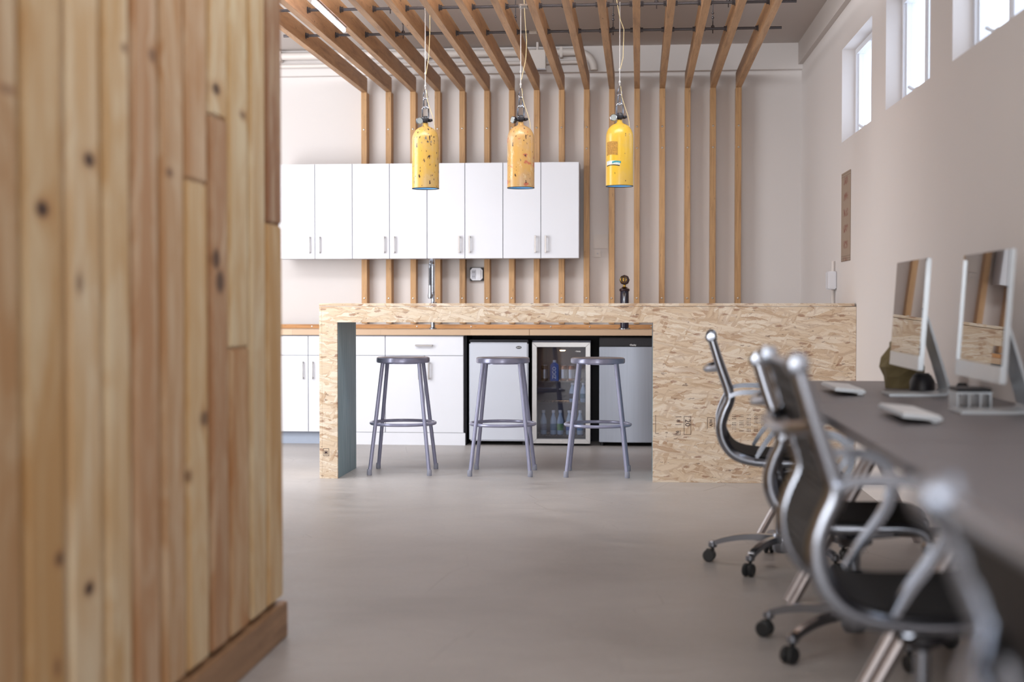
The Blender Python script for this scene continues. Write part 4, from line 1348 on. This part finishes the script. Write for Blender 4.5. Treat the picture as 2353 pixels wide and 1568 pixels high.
# ================================================================= OFFICE CHAIRS
def smooth_path(pts, n=6):
    out = []
    P = [pts[0]] + list(pts) + [pts[-1]]
    for i in range(1, len(P) - 2):
        p0, p1, p2, p3 = [Vector(q) for q in P[i - 1:i + 3]]
        for k in range(n):
            t = k / n
            out.append(tuple(0.5 * ((2 * p1) + (-p0 + p2) * t + (2 * p0 - 5 * p1 + 4 * p2 - p3) * t * t + (-p0 + 3 * p1 - 3 * p2 + p3) * t ** 3)))
    out.append(tuple(pts[-1]))
    return out
W = .225
rail_pts = smooth_path([(-.297, .963), (-.262, .85), (-.226, .745), (-.222, .705), (-.243, .655), (-.256, .60), (-.244, .540), (-.208, .490), (-.150, .463), (-.06, .452), (.06, .455), (.16, .458), (.205, .440), (.215, .405)], 5)
def make_chair():
    t = thing('office_chair', '', 'chair')
    Z = (0, 0, 0)
    for s_ in (-1, 1):
        r = put('side_rail', rounded_sweep(MB(), rail_pts, s_ * W, .030, [.032 + .012 * math.sin(PI * min(1, k_ / 45)) for k_ in range(len(rail_pts))]), M_chrome, t, org=Z)
        for (px, pz) in (rail_pts[0], rail_pts[-1]):
            put('end_knob', MB().lathe([(.001, -.017), (.016, -.016), (.0235, -.010), (.0235, .010), (.016, .016), (.001, .017)], Z, 16, M=Matrix.Translation((px, s_ * W, pz)) @ RX), M_chrome, r, org=Z)
    # woven sling between the rails, with sewn ribs
    sp = smooth_path(rail_pts, 2)
    sl = MB()
    n = len(sp)
    for i, (x, z) in enumerate(sp):
        a, c_ = sp[max(i - 1, 0)], sp[min(i + 1, n - 1)]
        tt = Vector((c_[0] - a[0], c_[1] - a[1])).normalized()
        nx, nz = tt.y, -tt.x
        bmp = .003 * (i % 3 == 0)
        for (yy, k) in ((-W + .009, -1), (W - .009, -1), (W - .009, 1), (-W + .009, 1)):
            sl.v.append((x + nx * (.003 + bmp) * k, yy, z + nz * (.003 + bmp) * k))
    for i in range(n - 1):
        for k in range(4):
            k2 = (k + 1) % 4
            sl.f.append((i * 4 + k, i * 4 + k2, (i + 1) * 4 + k2, (i + 1) * 4 + k))
    sl.f += [(3, 2, 1, 0), tuple((n - 1) * 4 + k for k in range(4))]
    put('mesh_sling', sl, M_mesh, t, org=Z, smooth=False)
    pad = MB()
    sec = smooth_path([(-.222, .545), (-.20, .510), (-.15, .487), (-.05, .477), (.07, .480), (.16, .480), (.195, .466), (.195, .450)], 3)
    pad.prism(sec + [(.16, .462), (-.06, .456), (-.15, .467), (-.215, .505)], 'y', -W + .011, W - .011)
    put('seat_pad', pad, M_pad, t, org=Z)
    put('top_stretcher', MB().cyl((-.297, -W, .963), (-.297, W, .963), .009, n=12), M_chrome, t, org=Z)
    put('front_stretcher', MB().cyl((.215, -W, .405), (.215, W, .405), .009, n=12), M_chrome, t, org=Z)
    put('back_spreader', MB().tube([(-.262, -W, .84), (-.285, -W * .8, .833), (-.312, -W * .5, .828), (-.318, 0, .826), (-.312, W * .5, .828), (-.285, W * .8, .833), (-.262, W, .84)], [.016, .015, .014, .014, .014, .015, .016], 10), M_chrome, t, org=Z)
    ap = smooth_path([(-.226, .722), (-.190, .738), (-.120, .742), (-.06, .735), (-.022, .705), (-.012, .66), (-.035, .60), (-.085, .53), (-.115, .478)], 5)
    m = len(ap)
    for s_ in (-1, 1):
        put('armrest', MB().sweep(ap, (s_ * (W + .026) - .017, s_ * (W + .026) + .017), [.014 + .010 * math.sin(PI * k / m) for k in range(m)]), M_chrome, t, org=Z, bevel=.003)
    put('seat_spreader', MB().tube([(-.08, -W, .445), (-.05, -W * .6, .425), (0, -.04, .40), (0, .04, .40), (-.05, W * .6, .425), (-.08, W, .445)], .013, 10).tube([(.12, -W, .445), (.08, -W * .6, .425), (0, -.04, .40), (0, .04, .40), (.08, W * .6, .425), (.12, W, .445)], .013, 10), M_chrome, t, org=Z)
    put('tilt_housing', MB().lathe([(.03, .36), (.055, .375), (.055, .40), (.03, .415)], Z, 18), M_black, t, org=Z)
    put('tilt_lever', MB().tube([(.02, .03, .385), (.05, .15, .385), (.05, .22, .38)], .006, 8), M_black, t, org=Z)
    put('gas_column', MB().lathe([(.027, .12), (.027, .25), (.018, .255), (.018, .37)], Z, 18), M_chrome, t, org=Z)
    base = put('base_hub', MB().lathe([(.030, .055), (.040, .07), (.042, .12), (.034, .135), (.028, .137)], Z, 20), M_chrome, t, org=Z)
    arm = MB()
    lp = smooth_path([(.03, .112), (.10, .116), (.18, .110), (.25, .094), (.285, .080), (.295, .070)], 4)
    arm.sweep(lp, (-.015, .015), [.030 - .014 * k / len(lp) for k in range(len(lp))])
    arm.lathe([(.014, -.016), (.019, -.010), (.019, .008), (.010, .014)], (.292, 0, .076), 14)
    a0 = put('base_leg', arm, M_chrome, base, org=Z, bevel=.003)
    cs = MB()
    cs.cyl((.292, 0, .048), (.292, 0, .064), .007, n=8)
    for s_ in (-1, 1):
        cs.lathe([(.006, -.009), (.022, -.009), (.0265, -.005), (.0265, .005), (.022, .009), (.006, .009)], Z, 18, M=Matrix.Translation((.306, s_ * .0125, .0266)) @ RX)
    cs.box(.285, .318, -.004, .004, .028, .054)
    c0 = put('caster', cs, M_rubber, base, org=Z)
    for k in range(1, 5):
        for q in (a0, c0):
            o = q.copy()
            C.objects.link(o)
            o.parent = base
            o.rotation_euler = (0, 0, 2 * PI * k / 5)
    return t
ch0 = make_chair()
specs = [(.600, 6.02, -3, 167, 0, 'farthest mesh-back office chair, standing before the solid bar end'),
         (.684, 4.575, -8, 151, -.036, 'second mesh-back office chair from the bar, at the second desk'),
         (.595, 3.035, 2, 175, .016, 'third mesh-back office chair from the bar, large and blurred'),
         (.625, 1.055, 2, 160, -.005, 'nearest mesh-back office chair, most blurred, cut by the lower right corner')]
for i, (x, y, rz, brz, dz, lab) in enumerate(specs):
    o = ch0 if i == 0 else copy_tree(ch0)
    o.location = (x, y, 0)
    o.rotation_euler = (0, 0, math.radians(rz))
    o['label'] = lab
    o['group'] = 'office chairs along the desks'
    for c_ in o.children:
        if c_.name.startswith('base_hub'):
            c_.rotation_euler = (0, 0, math.radians(brz - rz))
        elif not c_.name.startswith('gas_column'):
            lean = math.radians(-6) if i == 3 else 0.0
            c_.rotation_euler = (0, lean, 0)
            c_.location = Vector((0, 0, dz + .4)) - Matrix.Rotation(lean, 3, 'Y') @ Vector((0, 0, .4))   # seat height and recline as left by its user
